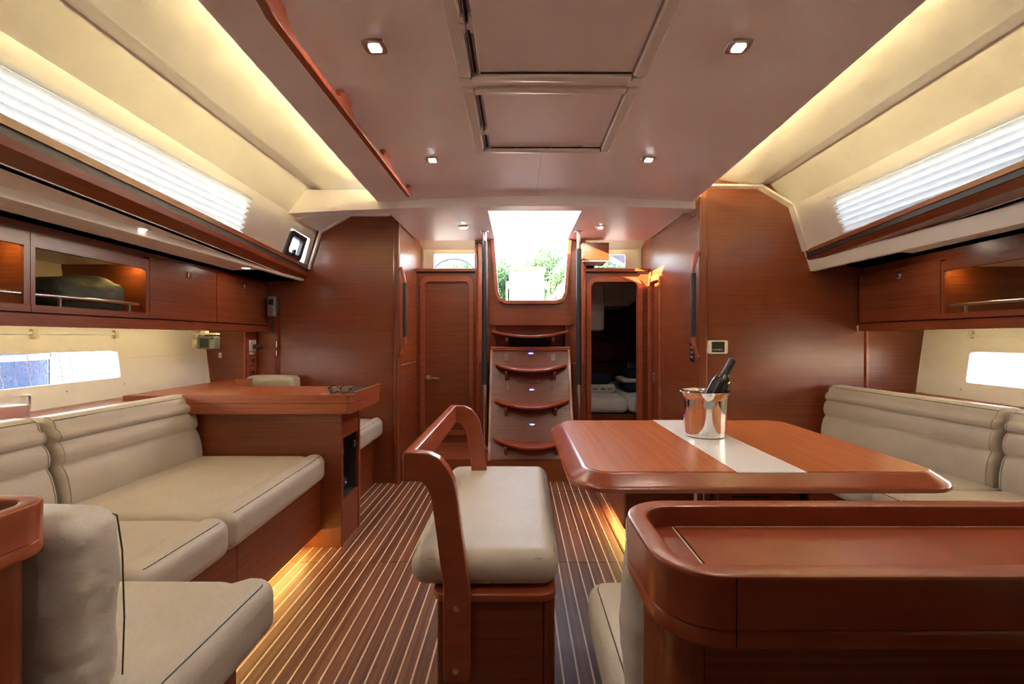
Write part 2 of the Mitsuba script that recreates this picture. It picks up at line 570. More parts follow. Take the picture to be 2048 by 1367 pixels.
struct('trim_1', bx(XWL, XWR, 3.49, 3.515, -0.02, 0.165), 'wood_h', False, 'wooden riser below the aft passage')
struct('floor_aft', bx(-2.4, 2.6, 3.515, 4.9, 0.10, 0.165), 'wood_x', False, 'raised wooden floor of the aft passage')

# ------------------------------------------------------------------ ceiling panel, beam, deckheads, sides
HX0, HX1 = -0.212, 0.452                        # outer width of the two roof hatches
H1Y0, H1Y1, H2Y0, H2Y1 = 0.98, 1.646, 1.681, 2.275
YBEAM = 3.0
cp = []
ys = np.linspace(FWD, YBEAM + 0.02, 12)
outer = [(LEFT.edge(y), y) for y in ys] + [(RIGHT.edge(y), y) for y in ys[::-1]]
panel = Polygon(outer)
hole1 = sbox_(HX0 + 0.02, H1Y0 + 0.02, HX1 - 0.02, H1Y1 - 0.02)
hole2 = sbox_(HX0 + 0.02, H2Y0 + 0.02, HX1 - 0.02, H2Y1 - 0.02)
seam = sbox_(0.119, -2.2, 0.1215, 3.0)
left_half = panel.intersection(sbox_(-3, -3, 0.1190, 4)).difference(hole1).difference(hole2)
right_half = panel.intersection(sbox_(0.1206, -3, 3, 4)).difference(hole1).difference(hole2)
lift = lambda s, t, w: (s, t, zc(s) + w)
struct('ceiling', mapped(left_half, 0.0, 0.022, lift, 0.22), 'ceiling_vinyl', 25, 'pale ceiling panel, left half with the wooden handrail')
part('ceiling', 'panel', mapped(right_half, 0.0, 0.022, lift, 0.22), 'ceiling_vinyl', 25)
part('ceiling', 'backing', mapped(sbox_(0.10, -2.2, 0.14, 3.0).difference(hole1).difference(hole2), 0.022, 0.03, lift, 0.3), 'dark_gap', False)
# beam: cambered, from the left cabin side to the right bulkhead
bs = np.linspace(-1.56, 1.185, 30)
ztop = lambda x: 2.036 - 0.030 * ((x - 0.15) / 1.3) ** 2
beam = Polygon([(x, ztop(x) - 0.068) for x in bs] + [(x, 2.075) for x in bs[::-1]])
P = [np.array(beam.exterior.coords)[:-1]]
struct('trim_2', mapped(beam, YBEAM, 3.105, XZ), 'ceiling_vinyl', 25, 'pale curved beam across the ceiling in front of the companionway')
# aft ceiling with the companionway opening
XO0, XO1, YO0, YO1 = -0.205, 0.434, 3.115, 4.05
aftp = sbox_(XWL + 0.012, 3.09, XWR - 0.018, 4.05).difference(sbox_(XO0, YO0, XO1, 4.2))
struct('ceiling_aft', mapped(aftp, 1.967, 1.99, XY), 'ceiling_vinyl', False, 'pale ceiling panel around the companionway opening')
# lining of the opening, up to the deck
lin = [bx(XO0 - 0.012, XO0, YO0 - 0.012, 4.36, 1.968, 2.09), bx(XO1, XO1 + 0.012, YO0 - 0.012, 4.36, 1.968, 2.09), bx(XO0, XO1, YO0 - 0.012, YO0, 1.968, 2.09),
       bx(-0.262, -0.25, 4.09, 4.36, 1.30, 1.968), bx(0.49, 0.502, 4.09, 4.36, 1.30, 1.968), bx(-0.262, -0.2, 4.09, 4.36, 1.955, 1.972), bx(0.43, 0.502, 4.09, 4.36, 1.955, 1.972),
       bx(-0.262, 0.502, 4.09, 4.6, 1.30, 1.40), bx(-0.93, 1.20, 3.02, 3.04, 2.06, 2.22)]
struct('trim_3', cat(lin), 'gelcoat', False, 'white lining of the companionway hatch opening')
# deckhead aft of the panel, over the transom windows
dk = [(4.00, 2.035), (4.16, 2.012), (YWIN + 0.02, 1.925), (YWIN + 0.02, 1.96), (4.16, 2.04), (4.00, 2.06)]
dkm = []
for xa, xb in ((XWL - 0.03, XO0 - 0.012), (XO1 + 0.012, XWR + 0.03)):
    dkm.append(mapped(Polygon(dk), xa, xb, lambda s, t, w: (w, s, t)))
struct('ceiling_transom', cat(dkm), 'cream', 25, 'cream ceiling slope above the small aft windows')
# deck above everything, with the openings cut out
deck = sbox_(-2.9, FWD - 0.1, 3.2, 3.04)
deck = deck.difference(sbox_(-2.9, FWD - 0.1, -1.30, 4.5)).difference(sbox_(1.56, FWD - 0.1, 3.2, 4.5))
low_deck = sbox_(-0.93, 3.02, 1.20, 4.40).difference(sbox_(XO0 - 0.006, YO0 - 0.006, XO1 + 0.006, 4.5))
struct('ceiling_deck', cat(mapped(deck, 2.20, 2.24, XY), mapped(low_deck, 2.078, 2.096, XY)), 'gelcoat', False, 'white deck over the cabin')

for sd in (LEFT, RIGHT):
    sg, wd, ya = sd.sg, WORD[sd.sg], sd.aft
    yend = 3.47 if sg < 0 else 2.97

    def sect(y):
        e, b1, b2, f2 = sd.edge(y), sd.b1(y), sd.b2(y), sd.f2(y)
        inn = [(e - sg * 0.16, 2.165), (e - sg * 0.02, 2.160), (e + sg * 0.14, 2.128), (b1[0] - sg * 0.02, b1[1] + 0.003), b1, b2, f2]
        o = 0.03
        out = [(f2[0] + sg * o, f2[1] + 0.02), (b2[0] + sg * o, b2[1] + o), (b1[0], b1[1] + o + 0.12), (e - sg * 0.16, 2.24)]
        return inn + out
    struct(f'ceiling_{wd}', loft_y(sect(FWD), FWD, sect(yend), yend, 6), 'cream', 22, f'cream {wd} deckhead lit by the hidden strip light')
    # cabin side with the openings for blind window (and portlight)
    f2z = lambda y: sd.f2(y)[1]
    yy = np.linspace(FWD, yend, 20)
    poly = Polygon([(y, 1.53) for y in yy] + [(y, f2z(y)) for y in yy[::-1]])
    yb1 = 2.585
    win = rrect(0.95, yb1 - 0.03, 1.60, 1.875, 0.03)
    poly = poly.difference(win)
    if sg < 0:
        port = Polygon([(3.045, 1.660), (3.385, 1.652), (3.385, 1.836), (3.085, 1.846)]).buffer(-0.012).buffer(0.012)
        poly = poly.difference(port)
    struct(f'wall_{wd}', mapped(poly, 0.0, 0.03, sd.W, 0.8), 'cream', False, f'cream {wd} cabin side around the long blind')
    # topsides with the hull window
    hy0, hy1, hz0, hz1 = (1.25, 2.517, 0.881, 1.030) if sg < 0 else (1.25, 2.622, 0.842, 1.020)
    hp = sbox_(FWD, -0.05, yend, 1.66).difference(rrect(hy0, hy1, hz0, hz1, 0.016))
    struct(f'wall_hull_{wd}', mapped(hp, 0.0, 0.03, sd.H), 'cream', False, f'cream hull side on the {wd} around the low hull window')
    # side deck closing the top of the cabinets
    sdk = Polygon([(sd.wall(FWD, 1.6), FWD), (sd.wall(yend, 1.6), yend), (sd.hull(yend, 1.6) + sg * 0.3, yend), (sd.hull(FWD, 1.6) + sg * 0.3, FWD)])
    struct(f'ceiling_side_deck_{wd}', mapped(sdk, 1.640, 1.665, XY), 'gelcoat', False, f'side deck above the {wd} cabinets')

struct('trim_8', mapped(Polygon([(-0.86, 2.03), (-0.86, 2.16), (-1.30, 2.13), (-1.36, 2.13), (-1.58, 1.93), (-1.575, 1.86), (-1.44, 1.985), (-1.36, 2.02), (-1.20, 2.03)]), 1.14, 1.205, XZ), 'ceiling_vinyl', False, 'pale frame across the left deckhead at the top left corner')
struct('trim_9', mapped(Polygon([(1.12, 2.03), (1.12, 2.16), (1.56, 2.13), (1.62, 2.13), (1.84, 1.93), (1.835, 1.86), (1.70, 1.985), (1.62, 2.02), (1.46, 2.03)]), 0.85, 0.915, XZ), 'ceiling_vinyl', False, 'pale frame across the right deckhead, outside the photo')
# forward bulkhead behind the camera
struct('wall_forward', bx(-2.7, 3.0, FWD - 0.03, FWD, -0.06, 2.3), 'wood_h', False, 'wooden bulkhead behind the camera')

# left bulkhead, its thicker outboard part, trim of its edge
blp = Polygon([(-2.45, -0.02), (-0.905, -0.02), (-0.905, 2.19), (-1.35, 2.19), (-1.56, 1.95), (-1.66, 1.60), (-2.45, 1.60)])
struct('wall_aft_left', mapped(blp, 3.45, 3.475, XZ), 'wood_h', False, 'tall wooden bulkhead behind the chart table')
struct('wall_aft_left_panel', bx(-2.45, -1.99, 3.30, 3.455, 0.0, 1.20, 0.004), 'wood_h', False, 'wooden panel beside the cream hull side under the left cabinets')
part('wall_aft_left_panel', 'edge_strip', bx(-1.993, -1.978, 3.297, 3.312, 0.76, 1.17, 0.003), 'solid_wood', False)
part('wall_aft_left', 'edge_post', mapped(rrect(-0.945, -0.893, 3.425, 3.50, 0.02), -0.01, 1.966, XY), 'wood_z', 40)
brp = Polygon([(1.17, -0.02), (2.9, -0.02), (2.9, 1.62), (1.90, 1.62), (1.80, 1.99), (1.62, 2.15), (1.60, 2.19), (1.17, 2.19)])
struct('wall_aft_right', mapped(brp, 2.95, 2.975, XZ), 'wood_h', False, 'tall wooden bulkhead behind the dining table')
part('wall_aft_right', 'edge_post', mapped(rrect(1.166, 1.222, 2.925, 2.975, 0.012), -0.01, 2.05, XY), 'wood_z', 40)
part('wall_aft_right', 'corner_trim', bx(2.248, 2.268, 2.938, 2.955, 0.70, 1.165, 0.003), 'solid_wood', False)

# white mouldings where bulkheads meet deckhead and cabin side


def strip_along(pts, y, wid, dep, keep):
    ms = []
    for (a, b) in zip(pts[:-1], pts[1:]):
        a, b = np.array(a), np.array(b)
        d = (b - a) / np.linalg.norm(b - a)
        nn = np.array([d[1], -d[0]]) * keep
        q = Polygon([a - d * 0.004, b + d * 0.004, b + d * 0.004 + nn * wid, a - d * 0.004 + nn * wid])
        ms.append(mapped(q, y - dep, y, XZ))
    return cat(ms)


def band(inner, t, keep, ya, yb):
    p = shapely.LineString(inner).buffer(t, single_sided=True) if keep > 0 else shapely.LineString(inner).buffer(-t, single_sided=True)
    return mapped(p, ya, yb, XZ)


struct('trim_4', band([(-0.97, 2.020), (-1.262, 2.018), (-1.486, 1.893), (-1.575, 1.615)], 0.014, -1, 3.425, 3.452), 'cream', False, 'white moulding around the left bulkhead')
struct('trim_5', band([(1.23, 2.066), (1.553, 2.062), (1.752, 1.943), (1.842, 1.655)], 0.014, 1, 2.895, 2.952), 'cream', False, 'white moulding around the right bulkhead')
struct('ceiling_left_aft', mapped(Polygon([(-0.80, 2.030), (-1.265, 2.028), (-1.497, 1.900), (-1.56, 1.94), (-1.30, 2.07), (-0.80, 2.07)]), 3.10, 3.46, XZ), 'cream', False, 'pale deckhead between the beam and the left bulkhead')

# passage walls
plw = sbox_(3.47, 0.0, YWIN + 0.1, 2.22)
struct('wall_passage_left', mapped(plw, XWL - 0.02, XWL, YZ), 'wood_h', False, 'wooden wall of the passage beside the left aft door')
part('wall_passage_left', 'seam', bx(XWL - 0.001, XWL + 0.0012, 3.50, 4.06, 0.886, 0.8885), 'inlay_maple', False)
sdoor = rrect(3.735, 4.00, 0.20, 1.585, 0.05)
prw = sbox_(2.96, 0.0, YWIN + 0.1, 2.22).difference(sdoor)
struct('wall_passage_right', mapped(prw, XWR, XWR + 0.03, YZ), 'wood_h', False, 'wooden wall of the passage beside the right aft door')

# window wall above the doors
wl = rrect(-0.800, -0.385, 1.752, 1.898, 0.022)
wr = rrect(0.58, 1.020, 1.765, 1.892, 0.022)
tw = sbox_(XWL - 0.02, 1.695, XWR + 0.02, 2.09).difference(wl).difference(wr).difference(sbox_(XO0 - 0.02, 1.2, XO1 + 0.02, 2.2))
struct('wall_transom', mapped(tw, YWIN, YWIN + 0.03, XZ), 'cream', False, 'cream wall with two small aft windows above the doors')
for k, (xa, xb) in enumerate(((XWL + 0.012, XWL + 0.03), (XWR - 0.03, XWR - 0.012))):
    part('wall_transom', 'moulding', bx(xa, xb, YWIN - 0.012, YWIN + 0.004, 1.75, 1.94), 'cream', False)

# ------------------------------------------------------------------ overhead cabinets, soffits, blinds, hull windows


def yline(fn, ya, yb, n=2):
    return [fn(y) for y in np.linspace(ya, yb, n)]


def latch(parent, sd, y, z):
    m = bevel_prism(rrect(y - 0.017, y + 0.017, z - 0.02, z + 0.02, 0.012), -0.007, 0.0, 0.003, lambda s, t, w: sd.C(s, t, w), 0.004)
    part(parent, 'latch', m, 'chrome', 30, label='chrome push latch')
    part(parent, 'latch_slot', mapped(rrect(y - 0.005, y + 0.005, z - 0.010, z + 0.006, 0.004), -0.0078, -0.006, sd.C), 'black_matt', False)


def rail_tube(sd, pts, r):
    return tube([sd.C(*p) for p in pts], r, 12)


def cubby(sd, y0, y1, lab, group, railpts, lamp_y):
    t = thing('open_shelf', lab, 'shelf', group)
    T0, T1 = 1.195, 1.488
    part(t, 'top_frame', sb(sd, y0, y1, 1.437, T1, 0.0, 0.02), 'wood_h', False)
    part(t, 'bottom_frame', sb(sd, y0, y1, T0, 1.222, -0.004, 0.02), 'wood_h', False)
    part(t, 'side_post', sb(sd, y0, y0 + 0.018, 1.222, 1.437, 0.0, 0.02), 'wood_z', False)
    part(t, 'side_post', sb(sd, y1 - 0.022, y1, 1.222, 1.437, 0.0, 0.02), 'wood_z', False)
    part(t, 'partition', sb(sd, y0, y0 + 0.010, T0, T1, 0.02, 0.50), 'wood_h', False)
    part(t, 'partition', sb(sd, y1 - 0.010, y1, T0, T1, 0.02, 0.50), 'wood_h', False)
    part(t, 'floor_board', sb(sd, y0, y1, T0, 1.210, 0.02, 0.50), 'wood_y', False)
    part(t, 'roof_board', sb(sd, y0, y1, 1.462, T1, 0.02, 0.50), 'cream', False)
    for rp in railpts:
        (ra, rb, posts) = rp
        part(t, 'fiddle_rail', cat(rail_tube(sd, [(ra, 1.262, 0.012), (rb, 1.262, 0.012)], 0.0075),
                                   *[rail_tube(sd, [(yp, 1.220, 0.012), (yp, 1.262, 0.012)], 0.006) for yp in posts]), 'steel', 40, label='round stainless steel fiddle rail')
    if lamp_y is not None:
        x, y, z = sd.C(lamp_y, 1.462, 0.05)
        part(t, 'lamp', lathe([(0, -0.010), (0.02, -0.010), (0.026, 0.0), (0, 0.0)], (x, y, z), 24), 'lens_off', 30, AMBER * CUBBY_POWER, label='small warm lamp under the shelf roof')
    return t


def cupboard(sd, y0, y1, lab, group, ly):
    t = thing('wall_cabinet', lab, 'cabinet', group)
    part(t, 'body', sb(sd, y0, y1, 1.195, 1.505, 0.022, 0.50), 'wood_h', False)
    d = part(t, 'door', mapped(rrect(y0 + 0.0015, y1 - 0.0015, 1.197, 1.50, 0.002, 1), 0.0, 0.02, sd.C), 'wood_h', False)
    latch(d, sd, ly, 1.452)
    return t


for sd in (LEFT, RIGHT):
    sg, wd, ya = sd.sg, WORD[sd.sg], sd.aft
    y_end = ya - (0.0 if sg < 0 else 0.02)
    # back board of the recess between soffit and cabinets, and the valance under the cabinets
    v = thing('valance', f'long wooden valance board under the {wd} overhead cabinets', 'trim board')
    part(v, 'board', sb(sd, FWD, y_end, 1.142, 1.188, -0.004, 0.018), 'wood_y', False)
    part(v, 'underboard', sb(sd, FWD, y_end, 1.176, 1.194, 0.018, 0.36), 'wood_y', False)
    part(v, 'top_filler', sb(sd, FWD, y_end, 1.492, 1.56, 0.028, 0.5), 'wood_y', False)
    part(v, 'light_strip', sb(sd, FWD + 0.3, y_end - (0.25 if sg < 0 else 0.06), 1.166, 1.174, 0.10, 0.112), 'lens_off', False, WARM * UNDER_POWER, label='warm strip light hidden behind the board')
    # soffit with its lip
    s = thing('overhead_shelf', f'overhead shelf on the {wd} with wooden front edge and pale underside', 'shelf')
    ysq = np.linspace(FWD, y_end, 2)

    def sofsec(y, a):
        X, Z = sd.sof(y)
        return [(X + sg * -dx, Z + dz) for dx, dz in a]
    # pale underside
    def under(y):
        X, Z = sd.sof(y)
        xc, zj = sd.cab(y) + sg * 0.03, sd.jz
        return [(X, Z), (xc, zj), (xc, zj + 0.012), (X, Z + 0.012)]
    part(s, 'underside', loft_y(under(FWD), FWD, under(y_end), y_end), 'soffit_white', False, label='pale underside panel with round downlights')
    part(s, 'edge_trim', loft_y(sofsec(FWD, [(-0.004, -0.002), (0.004, -0.002), (0.004, 0.006), (-0.004, 0.006)]), FWD, sofsec(y_end, [(-0.004, -0.002), (0.004, -0.002), (0.004, 0.006), (-0.004, 0.006)]), y_end), 'frame_white', False)
    lipA = [(0.004, 0.0), (0.056, 0.030), (0.062, 0.056), (0.050, 0.060), (-0.02, 0.06), (-0.02, 0.013), (0.0, 0.012)]
    lipB = [(0.053, 0.059), (0.053, 0.086), (-0.02, 0.086), (-0.02, 0.059)]
    lipC = [(0.060, 0.085), (0.056, 0.112), (0.050, 0.116), (-0.02, 0.116), (-0.02, 0.085)]
    if sg > 0:
        lipA = [(0.004, 0.0), (0.078, 0.010), (0.110, 0.034), (0.100, 0.040), (-0.02, 0.04), (-0.02, 0.013), (0.0, 0.012)]
        lipB = [(0.107, 0.039), (0.109, 0.064), (-0.02, 0.064), (-0.02, 0.039)]
        lipC = [(0.116, 0.063), (0.114, 0.086), (0.106, 0.090), (-0.02, 0.090), (-0.02, 0.063)]
    part(s, 'lower_lip', loft_y(sofsec(FWD, lipA), FWD, sofsec(y_end, lipA), y_end), 'wood_y', 20)
    part(s, 'grip_strip', loft_y(sofsec(FWD, lipB), FWD, sofsec(y_end, lipB), y_end), 'black_rubber', False, label='black strip along the edge')
    part(s, 'upper_lip', loft_y(sofsec(FWD, lipC), FWD, sofsec(y_end, lipC), y_end), 'wood_y', 20)
    part(s, 'top_board', loft_y([(sd.sof(FWD)[0] - sg * 0.02, sd.sof(FWD)[1] + 0.098), (sd.wall(FWD, 1.66), sd.sof(FWD)[1] + 0.098), (sd.wall(FWD, 1.66), sd.sof(FWD)[1] + 0.11), (sd.sof(FWD)[0] - sg * 0.02, sd.sof(FWD)[1] + 0.11)], FWD,
                                [(sd.sof(y_end)[0] - sg * 0.02, sd.sof(y_end)[1] + 0.098), (sd.wall(y_end, 1.62), sd.sof(y_end)[1] + 0.098), (sd.wall(y_end, 1.62), sd.sof(y_end)[1] + 0.11), (sd.sof(y_end)[0] - sg * 0.02, sd.sof(y_end)[1] + 0.11)], y_end), 'wood_y', False)

    # pleated blind in the long window
    yb1, yb0 = 2.58, 0.90
    npl = 9
    zz = np.linspace(1.885, 1.615, 2 * npl + 1)
    off = np.where(np.arange(2 * npl + 1) % 2 == 0, 0.010, -0.014)
    yl = np.linspace(yb0, yb1, 10)
    V, F = [], []
    for j, (z, o) in enumerate(zip(zz, off)):
        for i, y in enumerate(yl):
            yj = y - (0.012 if i == len(yl) - 1 and j % 2 else 0) - 0.05 * (1.885 - z) * (i == len(yl) - 1)
            V.append((sd.wall(yj, z) + sg * (o - 0.004), yj, z))
    n = len(yl)
    for j in range(2 * npl):
        for i in range(n - 1):
            a = j * n + i
            F += [[a, a + 1, a + n + 1], [a, a + n + 1, a + n]]
    b = thing('pleated_blind', f'white pleated blind glowing with daylight over the long {wd} cabin window', 'blind')
    part(b, 'cloth', TM(V, F), 'blind_cloth', False)
    part(b, 'head_rail', mapped(sbox_(yb0, 1.884, yb1, 1.894), -0.012, 0.008, sd.W), 'white_plastic', False)

# cubbies and cupboards
g1 = 'open shelves in the left overhead cabinets'
cubby(LEFT, 1.08, 1.672, 'open wooden shelf at the left edge of the photo with a short fiddle rail', None, [(1.15, 1.80 - 0.06, (1.30, 1.665))], 1.585)
cubby(LEFT, 1.674, 2.256, 'open wooden shelf holding the dark bag, left of the cupboard doors', None, [(1.735, 2.20, (1.80, 2.145))], 2.19)
cubby(LEFT, 0.48, 1.078, 'open wooden shelf of the left overhead cabinets beside the camera', None, [(0.55, 1.02, (0.62, 0.95))], None)
cupboard(LEFT, 2.258, 2.812, 'wooden cupboard door with chrome latch right of the open shelves', None, 2.555)
cupboard(LEFT, 2.814, 3.448, 'wooden cupboard door at the bulkhead beside the radio handset', None, 3.135)
cupboard(RIGHT, 2.327, 2.928, 'dark wooden cupboard door with one chrome latch over the settee', None, 2.60)
cubby(RIGHT, 1.72, 2.325, 'open wooden shelf with amber light and a long fiddle rail on the right', None, [(1.76, 2.285, (1.83, 2.20))], 2.24)
cubby(RIGHT, 1.10, 1.718, 'open wooden shelf of the right overhead cabinets beside the frame edge', None, [(1.16, 1.66, (1.22, 1.60))], None)

# window panes
for nm, sd, (y0, y1, z0, z1) in (('window_1', LEFT, (0.89, 2.525, 0.873, 1.038)), ('window_2', RIGHT, (0.89, 2.63, 0.834, 1.028))):
    q = [sd.H(y, z, 0.024) for y, z in ((y0, z0), (y1, z0), (y1, z1), (y0, z1))]
    struct(nm, TM(q, [[0, 1, 2], [0, 2, 3]]), 'pane_glass', False, 'clear pane of the low hull window on the ' + WORD[sd.sg])
# salt spots on the left pane
V, F = [], []
for k in range(2600):
    y = RNG.uniform(1.2, 2.33)
    z = RNG.uniform(0.884, 1.028)
    if meshkit.noise(np.array([y * 14, z * 22, 1.0])) < RNG.uniform(0.1, 0.7):
        continue
    r = RNG.uniform(0.0006, 0.0019)
    c = np.array(LEFT.H(y, z, 0.0215))
    o = len(V)
    for a in range(6):
        V.append(c + np.array([0.0003 * math.cos(a), r * math.cos(a * math.pi / 3), r * RNG.uniform(0.8, 1.4) * math.sin(a * math.pi / 3)]))
    F += [[o, o + 1, o + 2], [o, o + 2, o + 3], [o, o + 3, o + 4], [o, o + 4, o + 5]]
for k, yk in enumerate((1.93, 1.99, 2.05, 2.12, 2.20, 2.235, 2.255, 2.27)):
    o = len(V)
    w = 0.0016 if k % 2 else 0.003
    for (y, z) in ((yk, 0.885), (yk + w, 0.885), (yk + w - 0.006, 1.027), (yk - 0.006, 1.027)):
        V.append(LEFT.H(y, z, 0.0218))
    F += [[o, o + 1, o + 2], [o, o + 2, o + 3]]
F = np.array(F)
salt = cat(TM(V, F), TM(V, F[:, ::-1]))
part('window_1', 'salt_spots', salt, 'salt', False, label='dried white salt spots on the glass')
tag('window_1__salt_spots', kind='stuff')
# small portlight aft on the left
pq = [(3.045, 1.660), (3.385, 1.652), (3.385, 1.836), (3.085, 1.846)]
q = [LEFT.W(y, z, 0.024) for y, z in pq]
struct('window_3', TM(q, [[0, 1, 2], [0, 2, 3]]), 'pane_glass', False, 'pane of the small portlight beside the left bulkhead')
pf_out = rounded_poly([(3.055, 1.655), (3.30, 1.648), (3.315, 1.822), (3.085, 1.832)], 0.03)
pf_in = rounded_poly([(3.10, 1.690), (3.262, 1.684), (3.272, 1.790), (3.118, 1.798)], 0.018)
pl = thing('portlight_frame', 'black square frame of the small opening portlight near the left bulkhead', 'window frame')
part(pl, 'frame', mapped(pf_out.difference(pf_in), -0.012, 0.014, LEFT.W), 'black_rubber', 30)
part(pl, 'handle', cat(mapped(rrect(3.15, 3.18, 1.672, 1.712, 0.008), -0.026, -0.01, LEFT.W), mapped(rrect(3.275, 3.30, 1.80, 1.82, 0.006), -0.02, -0.01, LEFT.W)), 'black_rubber', 30)

# screws on the cabin sides and hull
for sd, sp, y, z, lab in ((LEFT, 'H', 2.190, 0.842, 'small screw in the cream hull side below the left window, left one'), (LEFT, 'H', 2.535, 0.842, 'small screw in the cream hull side at the right end of the left window'),
                          (RIGHT, 'H', 2.645, 0.800, 'small screw in the cream hull side below the right window'),
                          (LEFT, 'W', 2.93, 1.875, 'small screw in the cream wall between blind and portlight'), (LEFT, 'W', 3.40, 1.83, 'small screw beside the upper corner of the portlight'),
                          (RIGHT, 'W', 2.60, 1.898, 'small screw above the end of the right blind')):
    x, yy_, z_ = getattr(sd, sp)(y, z, 0.0)
    m = lathe([(0, 0), (0.006, 0), (0.0055, 0.0015), (0.003, 0.0022), (0, 0.0018)], (0, 0, 0), 14)
    m.apply_transform(trimesh.transformations.rotation_matrix(math.pi / 2 * (1 if sd.sg < 0 else -1), [0, 1, 0]))
    m.apply_translation((x - sd.sg * 0.0, yy_, z_))
    one('screw', lab, 'screw', m, 'satin_chrome', 40)

# curtain tracks under the cabinets
for sd, lab, ends, br in ((LEFT, 'white curtain track under the left cabinets above the hull window', [(0.9, 2.05), (2.07, 2.50)], (2.06, 2.51)), (RIGHT, 'cream curtain track under the right cabinets above the hull window', [(0.9, 2.66)], (2.62,))):
    t = thing('curtain_track', lab, 'curtain track')
    for a, b_ in ends:
        part(t, 'track', mapped(sbox_(a, 1.116 if sd.sg < 0 else 1.105, b_, 1.128 if sd.sg < 0 else 1.117), -0.014, 0.004, sd.H), 'white_plastic', False)
    for y in br:
        part(t, 'bracket', cat(mapped(rrect(y - 0.012, y + 0.012, 1.098, 1.14, 0.003), -0.018, 0.004, sd.H), mapped(rrect(y - 0.004, y + 0.004, 1.108, 1.118, 0.002), -0.021, -0.017, sd.H)), 'cream_plastic', False)
for sd, y1, lab in ((LEFT, 3.3, 'left'), (RIGHT, 2.94, 'right')):
    z = 0.985 if sd.sg < 0 else 0.965
    part(f'wall_hull_{lab}', 'panel_seam', mapped(sbox_(2.56 if sd.sg < 0 else 2.66, z, y1, z + 0.0022), -0.0006, 0.002, sd.H), 'cream_plastic', False)

# round downlights in the soffits


def downlight_round(x, y, z, lab, tilt=None):
    t = thing('round_downlight', lab, 'ceiling light', None)
    part(t, 'bezel', lathe([(0.0, 0.004), (0.034, 0.004), (0.036, -0.001), (0.030, -0.006), (0.024, -0.003), (0.0, -0.001)], (x, y, z), 32), 'chrome', 40)
    part(t, 'lens', lathe([(0, -0.0005), (0.0235, -0.0005), (0.022, -0.0045), (0, -0.006)], (x, y, z), 24), 'lens_off', 40, WARMW * SPOT_POWER * 0.12)


for sd, y, k, lab in ((LEFT, 1.92, 0.25, 'round downlight in the left soffit above the dark bag'), (LEFT, 2.86, 0.38, 'round downlight in the left soffit above the cupboard doors'), (RIGHT, 2.347, 0.25, 'round downlight in the right soffit above the dark cupboard')):
    X, Z = sd.sof(y)
    xc = sd.cab(y) + sd.sg * 0.03
    downlight_round(X + (xc - X) * k, y, Z + (sd.jz - Z) * k, lab)

# ------------------------------------------------------------------ ceiling fittings


def pillow(h, bulge, n=10):
    pts = []
    for k in range(4):
        a = np.array([[1, -1], [1, 1], [-1, 1], [-1, -1]][k], float) * h
        b = np.array([[1, 1], [-1, 1], [-1, -1], [1, -1]][k], float) * h
        nn = np.array([[1, 0], [0, 1], [-1, 0], [0, -1]][k], float)
        for i in range(n):
            t = i / n
            pts.append(a * (1 - t) + b * t + nn * bulge * math.sin(math.pi * t))
    return np.array(pts)


def downlight_square(x, y, z, lab, k=1.0):
    t = thing('square_downlight', lab, 'ceiling light', None)
    P = pillow(0.033, 0.006)
    part(t, 'bezel', stack_loops([np.column_stack([P * s + [x, y], np.full(len(P), z + dz)]) for s, dz in ((1.0, 0.004), (1.0, -0.001), (0.93, -0.006), (0.66, -0.0075))]), 'satin_chrome', 25)
    part(t, 'lens', bevel_prism(rrect(x - 0.018, x + 0.018, y - 0.018, y + 0.018, 0.006), z - 0.0115, z - 0.006, 0.002, XY, 0.003), 'lens_off', 25, WARMW * SPOT_POWER * k)


for x, y, lab in ((-0.451, 1.436, 'square downlight in the ceiling between the handrail and the large hatch'), (0.696, 1.436, 'square downlight in the ceiling right of the large hatch'),
                  (-0.441, 2.345, 'square downlight in the ceiling left of the small hatch'), (0.673, 2.345, 'square downlight in the ceiling right of the small hatch'),
                  (-0.46, 0.53, 'square downlight in the ceiling overhead at the left, outside the photo'), (0.72, 0.53, 'square downlight in the ceiling overhead at the right, outside the photo')):
    downlight_square(x, y, zc(x), lab)
for x, lab in ((-0.427, 'square downlight in the aft ceiling left of the companionway opening'), (0.645, 'square downlight in the aft ceiling right of the companionway opening')):
    downlight_square(x, 3.56, 1.967, lab, 0.8)

# cove strip lights on top of the panel edges
for sd in (LEFT, RIGHT):
    sg = sd.sg
    t = thing('strip_light', f'warm strip light hidden above the {WORD[sg]} edge of the ceiling panel', 'strip light')
    q = []
    for y in (1.23 if sg < 0 else 0.95, 2.93):
        e = sd.edge(y) - sg * 0.055
        q += [(e, y, zc(e) + 0.023), (e - sg * 0.004, y, zc(e) + 0.037)]
    f = np.array([[0, 2, 3], [0, 3, 1]])
    n = np.cross(np.subtract(q[2], q[0]), np.subtract(q[3], q[0]))
    part(t, 'diode_face', TM(q, f if n[0] * sg > 0 else f[:, ::-1]), 'lens_off', False, WARM * COVE_POWER)
    L = []
    for y in (1.23 if sg < 0 else 0.95, 2.93):
        e = sd.edge(y) - sg * 0.061
        L.append(np.array([(e - sg * 0.006, y, zc(e) + 0.022), (e + sg * 0.004, y, zc(e) + 0.022), (e - sg * 0.001, y, zc(e) + 0.038), (e - sg * 0.006, y, zc(e) + 0.038)]))
    part(t, 'housing', stack_loops(L), 'white_plastic', False)
for xa, xb, lab in ((-0.85, -0.30, 'left'), (0.52, 1.10, 'right')):
    one('strip_light', f'warm strip light hidden behind the aft ceiling panel, {lab} of the companionway', 'strip light', bx(xa, xb, 4.015, 4.028, 1.992, 2.0), 'lens_off', False, None, WARM * COVE_POWER * 0.35)

# roof hatches: frame, blind panel, track, catches


